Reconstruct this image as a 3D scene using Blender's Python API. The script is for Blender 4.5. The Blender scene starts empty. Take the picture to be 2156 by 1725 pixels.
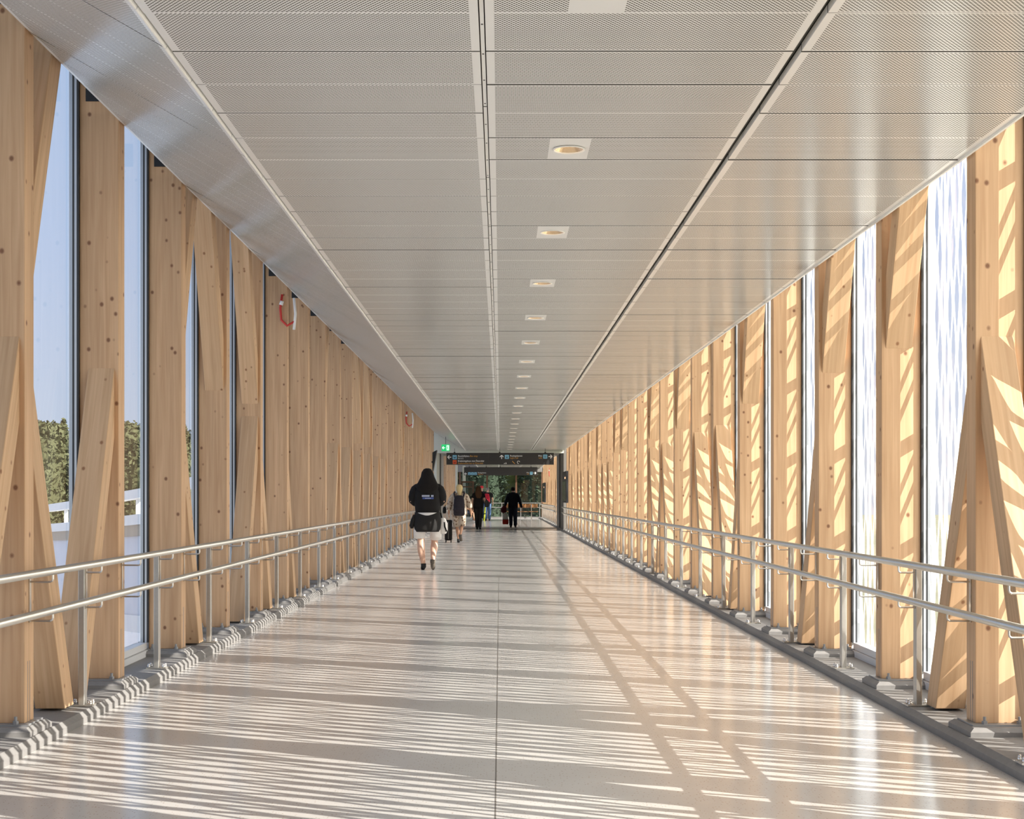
import bpy, bmesh, math, random
from mathutils import Vector, Matrix
R = random.Random(7)
sc = bpy.context.scene
COL = sc.collection
PI = math.pi

# ------------------------------------------------------------------ camera, sky, sun, exposure
IMG_W, IMG_H, FPX = 2156, 1725, 3100.0
VPX, VPY = 1053.0, 1047.0
EYE = 1.25
cam_d = bpy.data.cameras.new('camera'); cam = bpy.data.objects.new('camera', cam_d); COL.objects.link(cam)
cam.location = (0, 0, EYE); cam.rotation_euler = (PI / 2, 0, 0)
cam_d.sensor_width = 36; cam_d.sensor_fit = 'HORIZONTAL'
cam_d.lens = FPX / IMG_W * 36
cam_d.shift_x = (IMG_W / 2 - VPX) / IMG_W
cam_d.shift_y = (VPY - IMG_H / 2) / IMG_W
cam_d.clip_start = 0.05; cam_d.clip_end = 2000
sc.camera = cam
SUN = Vector((1.66, -0.79, 1.0)).normalized()

world = bpy.data.worlds.new('world'); sc.world = world; world.use_nodes = True
wn, wl = world.node_tree.nodes, world.node_tree.links
wn.clear()
w_tc = wn.new('ShaderNodeTexCoord'); w_sep = wn.new('ShaderNodeSeparateXYZ')
wl.new(w_tc.outputs['Generated'], w_sep.inputs[0])
w_rmp = wn.new('ShaderNodeValToRGB')
w_rmp.color_ramp.elements[0].position = 0.0; w_rmp.color_ramp.elements[0].color = (0.66, 0.74, 0.88, 1)
w_rmp.color_ramp.elements[1].position = 0.6; w_rmp.color_ramp.elements[1].color = (0.44, 0.62, 0.95, 1)
e = w_rmp.color_ramp.elements.new(0.16); e.color = (0.54, 0.68, 0.94, 1)
wl.new(w_sep.outputs['Z'], w_rmp.inputs[0])
w_dot = wn.new('ShaderNodeVectorMath'); w_dot.operation = 'DOT_PRODUCT'
wl.new(w_tc.outputs['Generated'], w_dot.inputs[0]); w_dot.inputs[1].default_value = SUN
w_map = wn.new('ShaderNodeMapRange'); w_map.inputs[1].default_value = 0.1; w_map.inputs[2].default_value = 1.0
w_map.inputs[3].default_value = 0.0; w_map.inputs[4].default_value = 1.0
wl.new(w_dot.outputs['Value'], w_map.inputs[0])
w_mix = wn.new('ShaderNodeMixRGB'); w_mix.inputs[2].default_value = (4.2, 4.0, 3.7, 1)
w_pow = wn.new('ShaderNodeMath'); w_pow.operation = 'POWER'; w_pow.inputs[1].default_value = 2.2; wl.new(w_map.outputs[0], w_pow.inputs[0]); wl.new(w_pow.outputs[0], w_mix.inputs[0]); wl.new(w_rmp.outputs[0], w_mix.inputs[1])
w_bg = wn.new('ShaderNodeBackground'); w_bg.inputs['Strength'].default_value = 0.85
wl.new(w_mix.outputs[0], w_bg.inputs['Color'])
w_out = wn.new('ShaderNodeOutputWorld'); wl.new(w_bg.outputs[0], w_out.inputs[0])

sun_d = bpy.data.lights.new('sun', 'SUN'); sun_d.energy = 9.0; sun_d.angle = math.radians(0.2); sun_d.color = (1.0, 0.95, 0.88)
sun = bpy.data.objects.new('sun', sun_d); COL.objects.link(sun)
sun.rotation_euler = SUN.to_track_quat('Z', 'Y').to_euler(); sun.location = (20, -10, 14)

sc.view_settings.view_transform = 'Standard'; sc.view_settings.look = 'None'
sc.view_settings.exposure = 0.36; sc.view_settings.gamma = 1.0; sc.view_settings.use_curve_mapping = False
sc.cycles.max_bounces = 14; sc.cycles.diffuse_bounces = 7; sc.cycles.glossy_bounces = 4
sc.cycles.transmission_bounces = 8; sc.cycles.transparent_max_bounces = 24
sc.cycles.sample_clamp_indirect = 6.0; sc.cycles.caustics_reflective = False; sc.cycles.caustics_refractive = False

# ------------------------------------------------------------------ materials
MATS = {}
def new_mat(name):
    m = bpy.data.materials.new(name); m.use_nodes = True
    n, l = m.node_tree.nodes, m.node_tree.links
    b = n.get('Principled BSDF')
    MATS[name] = m
    return m, n, l, b
def plain(name, col, rough=0.5, metal=0.0, spec=0.5, noise=0.0, nscale=20.0, emit=None, estr=0.0):
    m, n, l, b = new_mat(name)
    b.inputs['Base Color'].default_value = (*col, 1); b.inputs['Roughness'].default_value = rough
    b.inputs['Metallic'].default_value = metal; b.inputs['Specular IOR Level'].default_value = spec
    if noise:
        tc = n.new('ShaderNodeTexCoord'); nz = n.new('ShaderNodeTexNoise'); nz.inputs['Scale'].default_value = nscale
        nz.inputs['Detail'].default_value = 5
        l.new(tc.outputs['Object'], nz.inputs['Vector'])
        mx = n.new('ShaderNodeMixRGB'); mx.inputs[1].default_value = (*[c * (1 - noise) for c in col], 1)
        mx.inputs[2].default_value = (*[min(1, c * (1 + noise)) for c in col], 1)
        l.new(nz.outputs['Fac'], mx.inputs[0]); l.new(mx.outputs[0], b.inputs['Base Color'])
    if emit:
        b.inputs['Emission Color'].default_value = (*emit, 1); b.inputs['Emission Strength'].default_value = estr
    return m

def wood(name, c1, c2, knot_col, rough=0.55, knots=0.15):
    m, n, l, b = new_mat(name)
    tc = n.new('ShaderNodeTexCoord'); oi = n.new('ShaderNodeObjectInfo')
    mul = n.new('ShaderNodeMath'); mul.operation = 'MULTIPLY'; mul.inputs[1].default_value = 37.0
    l.new(oi.outputs['Random'], mul.inputs[0])
    add = n.new('ShaderNodeVectorMath'); add.operation = 'ADD'
    l.new(tc.outputs['Object'], add.inputs[0]); l.new(mul.outputs[0], add.inputs[1])
    mp = n.new('ShaderNodeMapping'); mp.inputs['Scale'].default_value = (26, 26, 0.9)
    l.new(add.outputs[0], mp.inputs[0])
    nz = n.new('ShaderNodeTexNoise'); nz.inputs['Scale'].default_value = 1.6; nz.inputs['Detail'].default_value = 5
    nz.inputs['Distortion'].default_value = 0.6
    l.new(mp.outputs[0], nz.inputs['Vector'])
    rp = n.new('ShaderNodeValToRGB'); rp.color_ramp.elements[0].position = 0.32; rp.color_ramp.elements[1].position = 0.72
    rp.color_ramp.elements[0].color = (*c2, 1); rp.color_ramp.elements[1].color = (*c1, 1)
    l.new(nz.outputs['Fac'], rp.inputs[0])
    # slow tone change over the timber
    n2 = n.new('ShaderNodeTexNoise'); n2.inputs['Scale'].default_value = 1.0
    mp2 = n.new('ShaderNodeMapping'); mp2.inputs['Scale'].default_value = (7, 7, 0.5)
    l.new(add.outputs[0], mp2.inputs[0]); l.new(mp2.outputs[0], n2.inputs['Vector'])
    mr = n.new('ShaderNodeMapRange'); mr.inputs[1].default_value = 0.3; mr.inputs[2].default_value = 0.7
    mr.inputs[3].default_value = 0.88; mr.inputs[4].default_value = 1.06
    l.new(n2.outputs['Fac'], mr.inputs[0])
    hv = n.new('ShaderNodeHueSaturation'); l.new(rp.outputs[0], hv.inputs['Color']); l.new(mr.outputs[0], hv.inputs['Value'])
    # knots
    mp3 = n.new('ShaderNodeMapping'); mp3.inputs['Scale'].default_value = (9.5, 9.5, 8.0)
    l.new(add.outputs[0], mp3.inputs[0])
    vo = n.new('ShaderNodeTexVoronoi'); vo.inputs['Scale'].default_value = 1.0; vo.inputs['Randomness'].default_value = 1.0
    l.new(mp3.outputs[0], vo.inputs['Vector'])
    kr = n.new('ShaderNodeMapRange'); kr.inputs[1].default_value = knots * 0.45; kr.inputs[2].default_value = knots
    kr.inputs[3].default_value = 0.85; kr.inputs[4].default_value = 0.0
    l.new(vo.outputs['Distance'], kr.inputs[0])
    mk = n.new('ShaderNodeMixRGB'); mk.inputs[2].default_value = (*knot_col, 1)
    l.new(kr.outputs[0], mk.inputs[0]); l.new(hv.outputs[0], mk.inputs[1])
    l.new(mk.outputs[0], b.inputs['Base Color'])
    b.inputs['Roughness'].default_value = rough; b.inputs['Specular IOR Level'].default_value = 0.3
    return m
M_WOOD = wood('spruce', (0.67, 0.44, 0.26), (0.54, 0.33, 0.182), (0.16, 0.06, 0.028))
M_BRACE = wood('spruce_brace', (0.68, 0.455, 0.27), (0.55, 0.345, 0.19), (0.24, 0.10, 0.04), knots=0.13)
M_BENCHW = wood('bench_oak', (0.30, 0.15, 0.06), (0.22, 0.10, 0.04), (0.1, 0.05, 0.02))
M_FRAMEW = wood('dark_frame_wood', (0.13, 0.065, 0.035), (0.09, 0.045, 0.025), (0.06, 0.04, 0.02))
M_STEEL = plain('stainless', (0.62, 0.58, 0.52), 0.28, 1.0, noise=0.06, nscale=60)
M_POST = plain('galvanised', (0.50, 0.48, 0.44), 0.42, 0.85, noise=0.08, nscale=40)
M_BOLT = plain('bolt_steel', (0.75, 0.72, 0.68), 0.25, 1.0)
M_CONC = plain('concrete', (0.215, 0.205, 0.195), 0.65, noise=0.14, nscale=30)
M_PLATE = plain('grey_plate', (0.30, 0.30, 0.30), 0.5, 0.4)
M_BLACKSTEEL = plain('black_steel', (0.02, 0.021, 0.024), 0.45, 0.3)
M_ALU = plain('aluminium', (0.55, 0.57, 0.60), 0.35, 0.7)
M_SILL = plain('white_sill', (0.72, 0.73, 0.74), 0.4)
M_GASKET = plain('gasket', (0.035, 0.037, 0.04), 0.6)
M_PANEL = plain('ceiling_paint', (0.78, 0.755, 0.71), 0.22, spec=0.5)
M_CHANNEL = plain('channel_paint', (0.80, 0.775, 0.72), 0.4)
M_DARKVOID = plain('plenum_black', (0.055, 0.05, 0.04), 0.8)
M_ROOF = plain('roof_felt', (0.12, 0.12, 0.12), 0.9)
M_GREYFRAME = plain('portal_grey', (0.20, 0.19, 0.18), 0.45, 0.2)
M_PALEFRAME = plain('portal_pale', (0.55, 0.56, 0.50), 0.5)
M_SIGN = plain('sign_black', (0.022, 0.020, 0.019), 0.45)
M_WHITE = plain('sign_white', (0.80, 0.79, 0.76), 0.5)
M_ORANGE = plain('sign_orange', (0.62, 0.30, 0.05), 0.5)
M_BLUE = plain('sign_blue', (0.20, 0.46, 0.62), 0.5)
M_RED = plain('sign_red', (0.62, 0.09, 0.02), 0.5)
M_GREEN = plain('exit_green', (0.01, 0.35, 0.10), 0.4, emit=(0.01, 0.45, 0.13), estr=0.75)
M_EXITW = plain('exit_white', (0.8, 0.9, 0.85), 0.4, emit=(0.75, 1.0, 0.85), estr=0.7)
M_BRASS = plain('reflector', (0.80, 0.60, 0.38), 0.25, 0.9)
M_LAMP = plain('lamp_glow', (1, 0.8, 0.5), 0.4, emit=(1.0, 0.62, 0.28), estr=6.0)
M_VIADUCT = plain('white_concrete', (0.78, 0.77, 0.76), 0.7, noise=0.05, nscale=2)
M_PALEWALL = plain('pale_wall', (0.62, 0.63, 0.68), 0.7, noise=0.06, nscale=1.5)
M_ASPHALT = plain('asphalt', (0.18, 0.17, 0.15), 0.9, noise=0.2, nscale=3)
M_GROUND = plain('ground', (0.24, 0.24, 0.15), 0.95, noise=0.35, nscale=0.15)
M_BARK = plain('bark', (0.16, 0.10, 0.06), 0.9, noise=0.3, nscale=8)
M_BIRCH = plain('birch_bark', (0.68, 0.66, 0.60), 0.8, noise=0.25, nscale=4)

def leaf_mat(name, c1, c2):
    m, n, l, b = new_mat(name)
    tc = n.new('ShaderNodeTexCoord'); nz = n.new('ShaderNodeTexNoise'); nz.inputs['Scale'].default_value = 0.9
    nz.inputs['Detail'].default_value = 6
    l.new(tc.outputs['Object'], nz.inputs['Vector'])
    mx = n.new('ShaderNodeMixRGB'); mx.inputs[1].default_value = (*c1, 1); mx.inputs[2].default_value = (*c2, 1)
    l.new(nz.outputs['Fac'], mx.inputs[0]); l.new(mx.outputs[0], b.inputs['Base Color'])
    b.inputs['Roughness'].default_value = 0.8; b.inputs['Specular IOR Level'].default_value = 0.2
    return m
M_PINE = leaf_mat('pine_needles', (0.080, 0.086, 0.040), (0.115, 0.118, 0.058))
M_SPRUCE = leaf_mat('spruce_needles', (0.04, 0.058, 0.038), (0.10, 0.125, 0.07))
M_BIRCHLEAF = leaf_mat('birch_leaves', (0.10, 0.14, 0.035), (0.26, 0.27, 0.09))

# perforated ceiling sheet
def perforated():
    m, n, l, b = new_mat('perforated_sheet')
    geo = n.new('ShaderNodeNewGeometry'); sep = n.new('ShaderNodeSeparateXYZ'); l.new(geo.outputs['Position'], sep.inputs[0])
    def math_(op, a, bb=None):
        k = n.new('ShaderNodeMath'); k.operation = op
        for i, v in enumerate((a, bb)):
            if v is None: continue
            if isinstance(v, (int, float)): k.inputs[i].default_value = v
            else: l.new(v, k.inputs[i])
        return k.outputs[0]
    px, py = 0.0164, 0.0218
    def dots(ox, oy):
        fx = math_('SUBTRACT', math_('FRACT', math_('ADD', math_('DIVIDE', sep.outputs['X'], px), 100.0 + ox)), 0.5)
        fy = math_('SUBTRACT', math_('FRACT', math_('ADD', math_('DIVIDE', sep.outputs['Y'], py), 100.0 + oy)), 0.5)
        x2 = math_('POWER', math_('ABSOLUTE', math_('MULTIPLY', fx, px)), 2.0)
        y2 = math_('POWER', math_('ABSOLUTE', math_('MULTIPLY', fy, py)), 2.0)
        return math_('LESS_THAN', math_('ADD', x2, y2), 0.0046 ** 2)
    hole = math_('MAXIMUM', dots(0, 0), dots(0.5, 0.5))
    mx = n.new('ShaderNodeMixRGB'); l.new(hole, mx.inputs[0])
    mx.inputs[1].default_value = (0.78, 0.755, 0.71, 1); mx.inputs[2].default_value = (0.10, 0.09, 0.07, 1)
    l.new(mx.outputs[0], b.inputs['Base Color'])
    sp = n.new('ShaderNodeMath'); sp.operation = 'MULTIPLY_ADD'; l.new(hole, sp.inputs[0]); sp.inputs[1].default_value = -0.5; sp.inputs[2].default_value = 0.5
    l.new(sp.outputs[0], b.inputs['Specular IOR Level'])
    b.inputs['Roughness'].default_value = 0.18
    return m
M_PERF = perforated()

def terrazzo():
    m, n, l, b = new_mat('terrazzo')
    geo = n.new('ShaderNodeNewGeometry')
    nz = n.new('ShaderNodeTexNoise'); nz.inputs['Scale'].default_value = 1.3; nz.inputs['Detail'].default_value = 6
    l.new(geo.outputs['Position'], nz.inputs['Vector'])
    rp = n.new('ShaderNodeValToRGB'); rp.color_ramp.elements[0].position = 0.3; rp.color_ramp.elements[1].position = 0.7
    rp.color_ramp.elements[0].color = (0.50, 0.475, 0.445, 1); rp.color_ramp.elements[1].color = (0.56, 0.535, 0.505, 1)
    l.new(nz.outputs['Fac'], rp.inputs[0])
    vo = n.new('ShaderNodeTexVoronoi'); vo.inputs['Scale'].default_value = 70
    l.new(geo.outputs['Position'], vo.inputs['Vector'])
    k = n.new('ShaderNodeMath'); k.operation = 'LESS_THAN'; k.inputs[1].default_value = 0.23; l.new(vo.outputs['Distance'], k.inputs[0])
    sepc = n.new('ShaderNodeSeparateColor'); l.new(vo.outputs['Color'], sepc.inputs[0])
    g = n.new('ShaderNodeMath'); g.operation = 'GREATER_THAN'; g.inputs[1].default_value = 0.62; l.new(sepc.outputs[0], g.inputs[0])
    mm = n.new('ShaderNodeMath'); mm.operation = 'MULTIPLY'; l.new(k.outputs[0], mm.inputs[0]); l.new(g.outputs[0], mm.inputs[1])
    m2 = n.new('ShaderNodeMath'); m2.operation = 'MULTIPLY'; m2.inputs[1].default_value = 0.75; l.new(mm.outputs[0], m2.inputs[0])
    mx = n.new('ShaderNodeMixRGB'); mx.inputs[2].default_value = (0.27, 0.19, 0.13, 1)
    l.new(m2.outputs[0], mx.inputs[0]); l.new(rp.outputs[0], mx.inputs[1]); l.new(mx.outputs[0], b.inputs['Base Color'])
    b.inputs['Roughness'].default_value = 0.16; b.inputs['Specular IOR Level'].default_value = 0.5
    return m
M_FLOOR = terrazzo()

def glass(name, tint, refl=1.0):
    m, n, l, b = new_mat(name); n.remove(b)
    out = n.get('Material Output')
    tr = n.new('ShaderNodeBsdfTransparent'); tr.inputs[0].default_value = (*tint, 1)
    gl = n.new('ShaderNodeBsdfGlossy'); gl.inputs['Roughness'].default_value = 0.015; gl.inputs[0].default_value = (0.95, 0.97, 1, 1)
    geo = n.new('ShaderNodeNewGeometry'); dt = n.new('ShaderNodeVectorMath'); dt.operation = 'DOT_PRODUCT'
    l.new(geo.outputs['Incoming'], dt.inputs[0]); l.new(geo.outputs['Normal'], dt.inputs[1])
    ab = n.new('ShaderNodeMath'); ab.operation = 'ABSOLUTE'; l.new(dt.outputs['Value'], ab.inputs[0])
    om = n.new('ShaderNodeMath'); om.operation = 'SUBTRACT'; om.inputs[0].default_value = 1.0; l.new(ab.outputs[0], om.inputs[1])
    pw = n.new('ShaderNodeMath'); pw.operation = 'POWER'; pw.inputs[1].default_value = 5.0; l.new(om.outputs[0], pw.inputs[0])
    k = n.new('ShaderNodeMath'); k.operation = 'MULTIPLY_ADD'; k.inputs[1].default_value = 0.9 * refl; k.inputs[2].default_value = 0.06 * refl; l.new(pw.outputs[0], k.inputs[0]); k.use_clamp = True
    mx = n.new('ShaderNodeMixShader'); l.new(k.outputs[0], mx.inputs[0]); l.new(tr.outputs[0], mx.inputs[1]); l.new(gl.outputs[0], mx.inputs[2])
    l.new(mx.outputs[0], out.inputs['Surface'])
    return m
M_GLASS = glass('clear_glass', (0.93, 0.95, 0.96))
M_GLASSR = glass('frit_glass', (0.96, 0.97, 0.97), 0.9)
M_GLASSEND = glass('tinted_glass', (0.50, 0.56, 0.58), 1.2)
def frit_mat():
    m, n, l, b = new_mat('white_frit'); n.remove(b)
    out = n.get('Material Output')
    d = n.new('ShaderNodeBsdfDiffuse'); d.inputs[0].default_value = (0.86, 0.86, 0.87, 1)
    t = n.new('ShaderNodeBsdfTranslucent'); t.inputs[0].default_value = (0.90, 0.90, 0.90, 1)
    mx = n.new('ShaderNodeMixShader'); mx.inputs[0].default_value = 0.74
    l.new(d.outputs[0], mx.inputs[1]); l.new(t.outputs[0], mx.inputs[2]); l.new(mx.outputs[0], out.inputs['Surface'])
    return m
M_FRIT = frit_mat()

# ------------------------------------------------------------------ mesh helpers
class MB:
    def __init__(s): s.v = []; s.f = []; s.mi = []
    def poly(s, pts, faces, mi=0):
        o = len(s.v); s.v += [tuple(p) for p in pts]
        for f in faces: s.f.append(tuple(i + o for i in f)); s.mi.append(mi)
        return s
    def box(s, x0, x1, y0, y1, z0, z1, mi=0):
        p = [(x0, y0, z0), (x1, y0, z0), (x1, y1, z0), (x0, y1, z0), (x0, y0, z1), (x1, y0, z1), (x1, y1, z1), (x0, y1, z1)]
        return s.poly(p, [(0, 3, 2, 1), (4, 5, 6, 7), (0, 1, 5, 4), (1, 2, 6, 5), (2, 3, 7, 6), (3, 0, 4, 7)], mi)
    def quad(s, a, b, c, d, mi=0): return s.poly([a, b, c, d], [(0, 1, 2, 3)], mi)
    def prism(s, prof, axis, a0, a1, mi=0):
        """extrude a 2D profile along an axis: 'y' -> (x,z) profile, 'x' -> (y,z) profile, 'z' -> (x,y)"""
        def P(u, v, a):
            return {'y': (u, a, v), 'x': (a, u, v), 'z': (u, v, a)}[axis]
        k = len(prof); pts = [P(u, v, a0) for u, v in prof] + [P(u, v, a1) for u, v in prof]
        fs = [(i, (i + 1) % k, (i + 1) % k + k, i + k) for i in range(k)] + [tuple(range(k - 1, -1, -1)), tuple(range(k, 2 * k))]
        return s.poly(pts, fs, mi)
    def tube(s, pts, r, seg=10, mi=0, cap=True, closed=False):
        pts = [Vector(p) for p in pts]; k = len(pts)
        rr = r if isinstance(r, (list, tuple)) else [r] * k
        rings = []; up = None
        for i, p in enumerate(pts):
            d = (pts[min(i + 1, k - 1)] - pts[max(i - 1, 0)]).normalized()
            if up is None:
                up = Vector((0, 0, 1)) if abs(d.z) < 0.9 else Vector((0, 1, 0))
            a = d.cross(up).normalized(); b2 = a.cross(d).normalized(); up = b2
            rings.append([p + (a * math.cos(2 * PI * j / seg) + b2 * math.sin(2 * PI * j / seg)) * rr[i] for j in range(seg)])
        vs = [q for ring in rings for q in ring]; fs = []
        for i in range(k - 1):
            for j in range(seg):
                j2 = (j + 1) % seg
                fs.append((i * seg + j, i * seg + j2, (i + 1) * seg + j2, (i + 1) * seg + j))
        if cap: fs += [tuple(range(seg - 1, -1, -1)), tuple((k - 1) * seg + j for j in range(seg))]
        return s.poly(vs, fs, mi)
    def loft(s, rings, seg=14, mi=0, cap=True, power=2.0):
        """rings: (x, y, z, rx, ry) horizontal ellipses, bottom to top or top to bottom"""
        vs = []; k = len(rings)
        for (x, y, z, rx, ry) in rings:
            for j in range(seg):
                a = 2 * PI * j / seg; c, q = math.cos(a), math.sin(a)
                c = math.copysign(abs(c) ** (2 / power), c); q = math.copysign(abs(q) ** (2 / power), q)
                vs.append((x + rx * c, y + ry * q, z))
        fs = []
        for i in range(k - 1):
            for j in range(seg):
                j2 = (j + 1) % seg
                fs.append((i * seg + j, i * seg + j2, (i + 1) * seg + j2, (i + 1) * seg + j))
        if cap: fs += [tuple(range(seg - 1, -1, -1)), tuple((k - 1) * seg + j for j in range(seg))]
        return s.poly(vs, fs, mi)
    def ball(s, c, r, seg=10, rings=7, mi=0):
        c = Vector(c); r = r if isinstance(r, (list, tuple)) else (r, r, r)
        rs = []
        for i in range(rings + 1):
            t = -PI / 2 + PI * i / rings
            k = max(math.cos(t), 0.02)
            rs.append((c.x, c.y, c.z + r[2] * math.sin(t), r[0] * k, r[1] * k))
        return s.loft(rs, seg, mi)
    def build(s, name, mats, parent=None, loc=None, smooth=False, bevel=0.0):
        me = bpy.data.meshes.new(name); me.from_pydata(s.v, [], s.f)
        for m in (mats if isinstance(mats, (list, tuple)) else [mats]): me.materials.append(m)
        if any(s.mi): me.polygons.foreach_set('material_index', s.mi)
        bm = bmesh.new(); bm.from_mesh(me); bmesh.ops.recalc_face_normals(bm, faces=bm.faces); bm.to_mesh(me); bm.free()
        if smooth: me.polygons.foreach_set('use_smooth', [True] * len(me.polygons))
        o = bpy.data.objects.new(name, me); COL.objects.link(o)
        if parent: o.parent = parent
        if loc: o.location = loc
        if bevel:
            md = o.modifiers.new('bevel', 'BEVEL'); md.width = bevel; md.segments = 2; md.limit_method = 'ANGLE'
        return o

def tag(o, label=None, cat=None, group=None, kind=None):
    if label: o['label'] = label
    if cat: o['category'] = cat
    if group: o['group'] = group
    if kind: o['kind'] = kind
    return o
def empty(name, loc=(0, 0, 0), rz=0.0):
    o = bpy.data.objects.new(name, None); COL.objects.link(o); o.location = loc; o.rotation_euler = (0, 0, rz); o.empty_display_size = 0.1
    return o
def copy_tree(src, tree, parent=None):
    """src with its children: tree maps object pointer -> list of children objects"""
    c = src.copy(); COL.objects.link(c)
    if parent: c.parent = parent
    for ch in tree.get(src.as_pointer(), []):
        copy_tree(ch, tree, c)
    return c
def tree_of(root):
    t = {}
    allo = list(COL.objects)
    for o in allo:
        if o.parent: t.setdefault(o.parent.as_pointer(), []).append(o)
    return t
ORD1 = ['first', 'second', 'third', 'fourth', 'fifth', 'sixth', 'seventh', 'eighth', 'ninth', 'tenth', 'eleventh', 'twelfth', 'thirteenth',
        'fourteenth', 'fifteenth', 'sixteenth', 'seventeenth', 'eighteenth', 'nineteenth']
def ordw(i):
    if i < 19: return ORD1[i]
    t = {2: 'twent', 3: 'thirt', 4: 'fort'}[(i + 1) // 10]
    return t + 'ieth' if (i + 1) % 10 == 0 else t + 'y-' + ORD1[(i + 1) % 10 - 1]

# ------------------------------------------------------------------ main dimensions
S = 1.8228                     # column spacing
Y_FAR0 = 7.546                 # far face of the first column in view
CW, CD = 0.245, 0.143          # column width across, depth along the bridge
XC = 2.39                      # inner face of the columns
XG = 2.675                      # glass plane
XF = 2.29                      # edge of the floor at the kerb
ZC = 2.97                      # flat ceiling
ZTOP = 4.2
Y0, Y_CEIL, Y_P0, Y_P1, Y_END = -9.0, 54.2, 54.2, 61.0, 86.0
PL = 0.4557
def yfar(k): return Y_FAR0 + k * S
def ynear(k): return yfar(k) - CD
K_FIRST, K_LAST = -8, 25
K2_FIRST, K2_LAST = 30, 41

# ------------------------------------------------------------------ floor, kerbs
f = MB(); f.box(-XF - 0.02, XF + 0.02, Y0, Y_END, -0.25, 0.0)
tag(f.build('floor', M_FLOOR), kind='structure')
g = MB(); g.box(-0.022, -0.016, Y0 + 0.1, Y_P0 + 3.8, 0.0, 0.0008)
tag(g.build('trim_1', plain('joint_seal', (0.15, 0.13, 0.11), 0.7)), kind='structure')
def kerb(sx, name):
    pr = [(XF, -0.25), (XF, 0.034), (XF + 0.028, 0.060), (XF + 0.42, 0.062), (XF + 0.42, -0.25)]
    k = MB(); k.prism([(sx * a, b) for a, b in pr], 'y', Y0, Y_END)
    tag(k.build(name, M_CONC), kind='structure')
kerb(-1, 'baseboard_left'); kerb(1, 'baseboard_right')
# threshold strip and its two thin door tracks at the portal
t = MB(); t.box(-XF, XF, 58.2, 60.2, 0.0, 0.004)
tag(t.build('trim_2', plain('threshold', (0.22, 0.20, 0.18), 0.4)), kind='structure')

# ------------------------------------------------------------------ ceiling
ceil = empty('ceiling', (0, 0, ZC)); tag(ceil, kind='structure')
XT_L, XT_C, XT_R, XE_R = -1.283, -0.066, 1.147, 2.335
GAP = 0.012
def panel_run(mb, x0, x1, y_start, y_stop, lights=None, first=5.227):
    i0 = int(math.floor((y_start - first) / PL)); i1 = int(math.ceil((y_stop - first) / PL))
    gaps = [R.choice((0.0015, 0.004, 0.0055, 0.0065)) for _ in range(i0, i1 + 2)]
    for i in range(i0, i1):
        a, b = max(first + i * PL + gaps[i - i0], y_start), min(first + (i + 1) * PL - gaps[i - i0 + 1], y_stop)
        if b - a < 0.05: continue
        z = ZC + R.uniform(-0.002, 0.002); zt = z + 0.03
        bx, by = 0.032, 0.010
        ys = [a, a + by, b - by, b]
        xs = [x0, x0 + bx, x1 - bx, x1]
        plate = lights and (i % 5 == lights)
        if plate: xs = [x0, x0 + bx, 0.24, 0.44, x1 - bx, x1]
        for p in range(len(xs) - 1):
            for q in range(3):
                if plate and p == 2 and q == 1:
                    cx, cy, seg = 0.34, (a + b) / 2, 28
                    sq = []; ci = []
                    for t in range(seg):
                        an = 2 * PI * t / seg; c_, s_ = math.cos(an), math.sin(an)
                        ci.append((cx + 0.076 * c_, cy + 0.076 * s_, z))
                        k_ = 1 / max(abs(c_) / ((xs[3] - xs[2]) / 2), abs(s_) / ((ys[2] - ys[1]) / 2))
                        sq.append((cx + c_ * k_, cy + s_ * k_, z))
                    mb.poly(sq + ci, [(t, (t + 1) % seg, seg + (t + 1) % seg, seg + t) for t in range(seg)])
                    for (sx_, sy_, t) in ((1, 1, 0), (-1, 1, 1), (-1, -1, 2), (1, -1, 3)):
                        co = (xs[3] if sx_ > 0 else xs[2], ys[2] if sy_ > 0 else ys[1], z)
                        cand = [t * 7 + u for u in range(8)]
                        for u in range(7):
                            p0, p1 = sq[cand[u] % seg], sq[cand[u + 1] % seg]
                            on_x0 = abs(p0[0] - co[0]) < 1e-6; on_x1 = abs(p1[0] - co[0]) < 1e-6
                            if on_x0 != on_x1: mb.poly([p0, co, p1], [(0, 1, 2)])
                    continue
                perf = q == 1 and p not in (0, len(xs) - 2) and not (plate and p == 2)
                mb.quad((xs[p], ys[q], z), (xs[p + 1], ys[q], z), (xs[p + 1], ys[q + 1], z), (xs[p], ys[q + 1], z), 1 if perf else 0)
        # folded edges
        mb.quad((x0, a, z), (x0, a, zt), (x0, b, zt), (x0, b, z)); mb.quad((x1, a, z), (x1, b, z), (x1, b, zt), (x1, a, zt))
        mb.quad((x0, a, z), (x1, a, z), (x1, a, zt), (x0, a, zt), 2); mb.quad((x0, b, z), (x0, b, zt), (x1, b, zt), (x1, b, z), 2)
LIGHT_I = 4          # panel index (mod 5) that carries a downlight:  first + 4*PL .. = 7.05-7.51
fp = MB()
for (ya, yb) in ((Y0, Y_CEIL), (Y_P1, Y_END)):
    panel_run(fp, XT_L + 0.018, XT_C - GAP, ya, yb)
    panel_run(fp, XT_C + GAP, XT_R - 0.016, ya, yb, LIGHT_I)
    panel_run(fp, XT_R + 0.016, XE_R, ya, yb)
M_EDGE_SHADE = plain('raw_panel_edge', (0.10, 0.09, 0.075), 0.7)  # shade of the panel gaps painted in as a dark edge colour
flat = fp.build('flat_panels', [M_PANEL, M_PERF, M_EDGE_SHADE], ceil, loc=(0, 0, -ZC))
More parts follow.
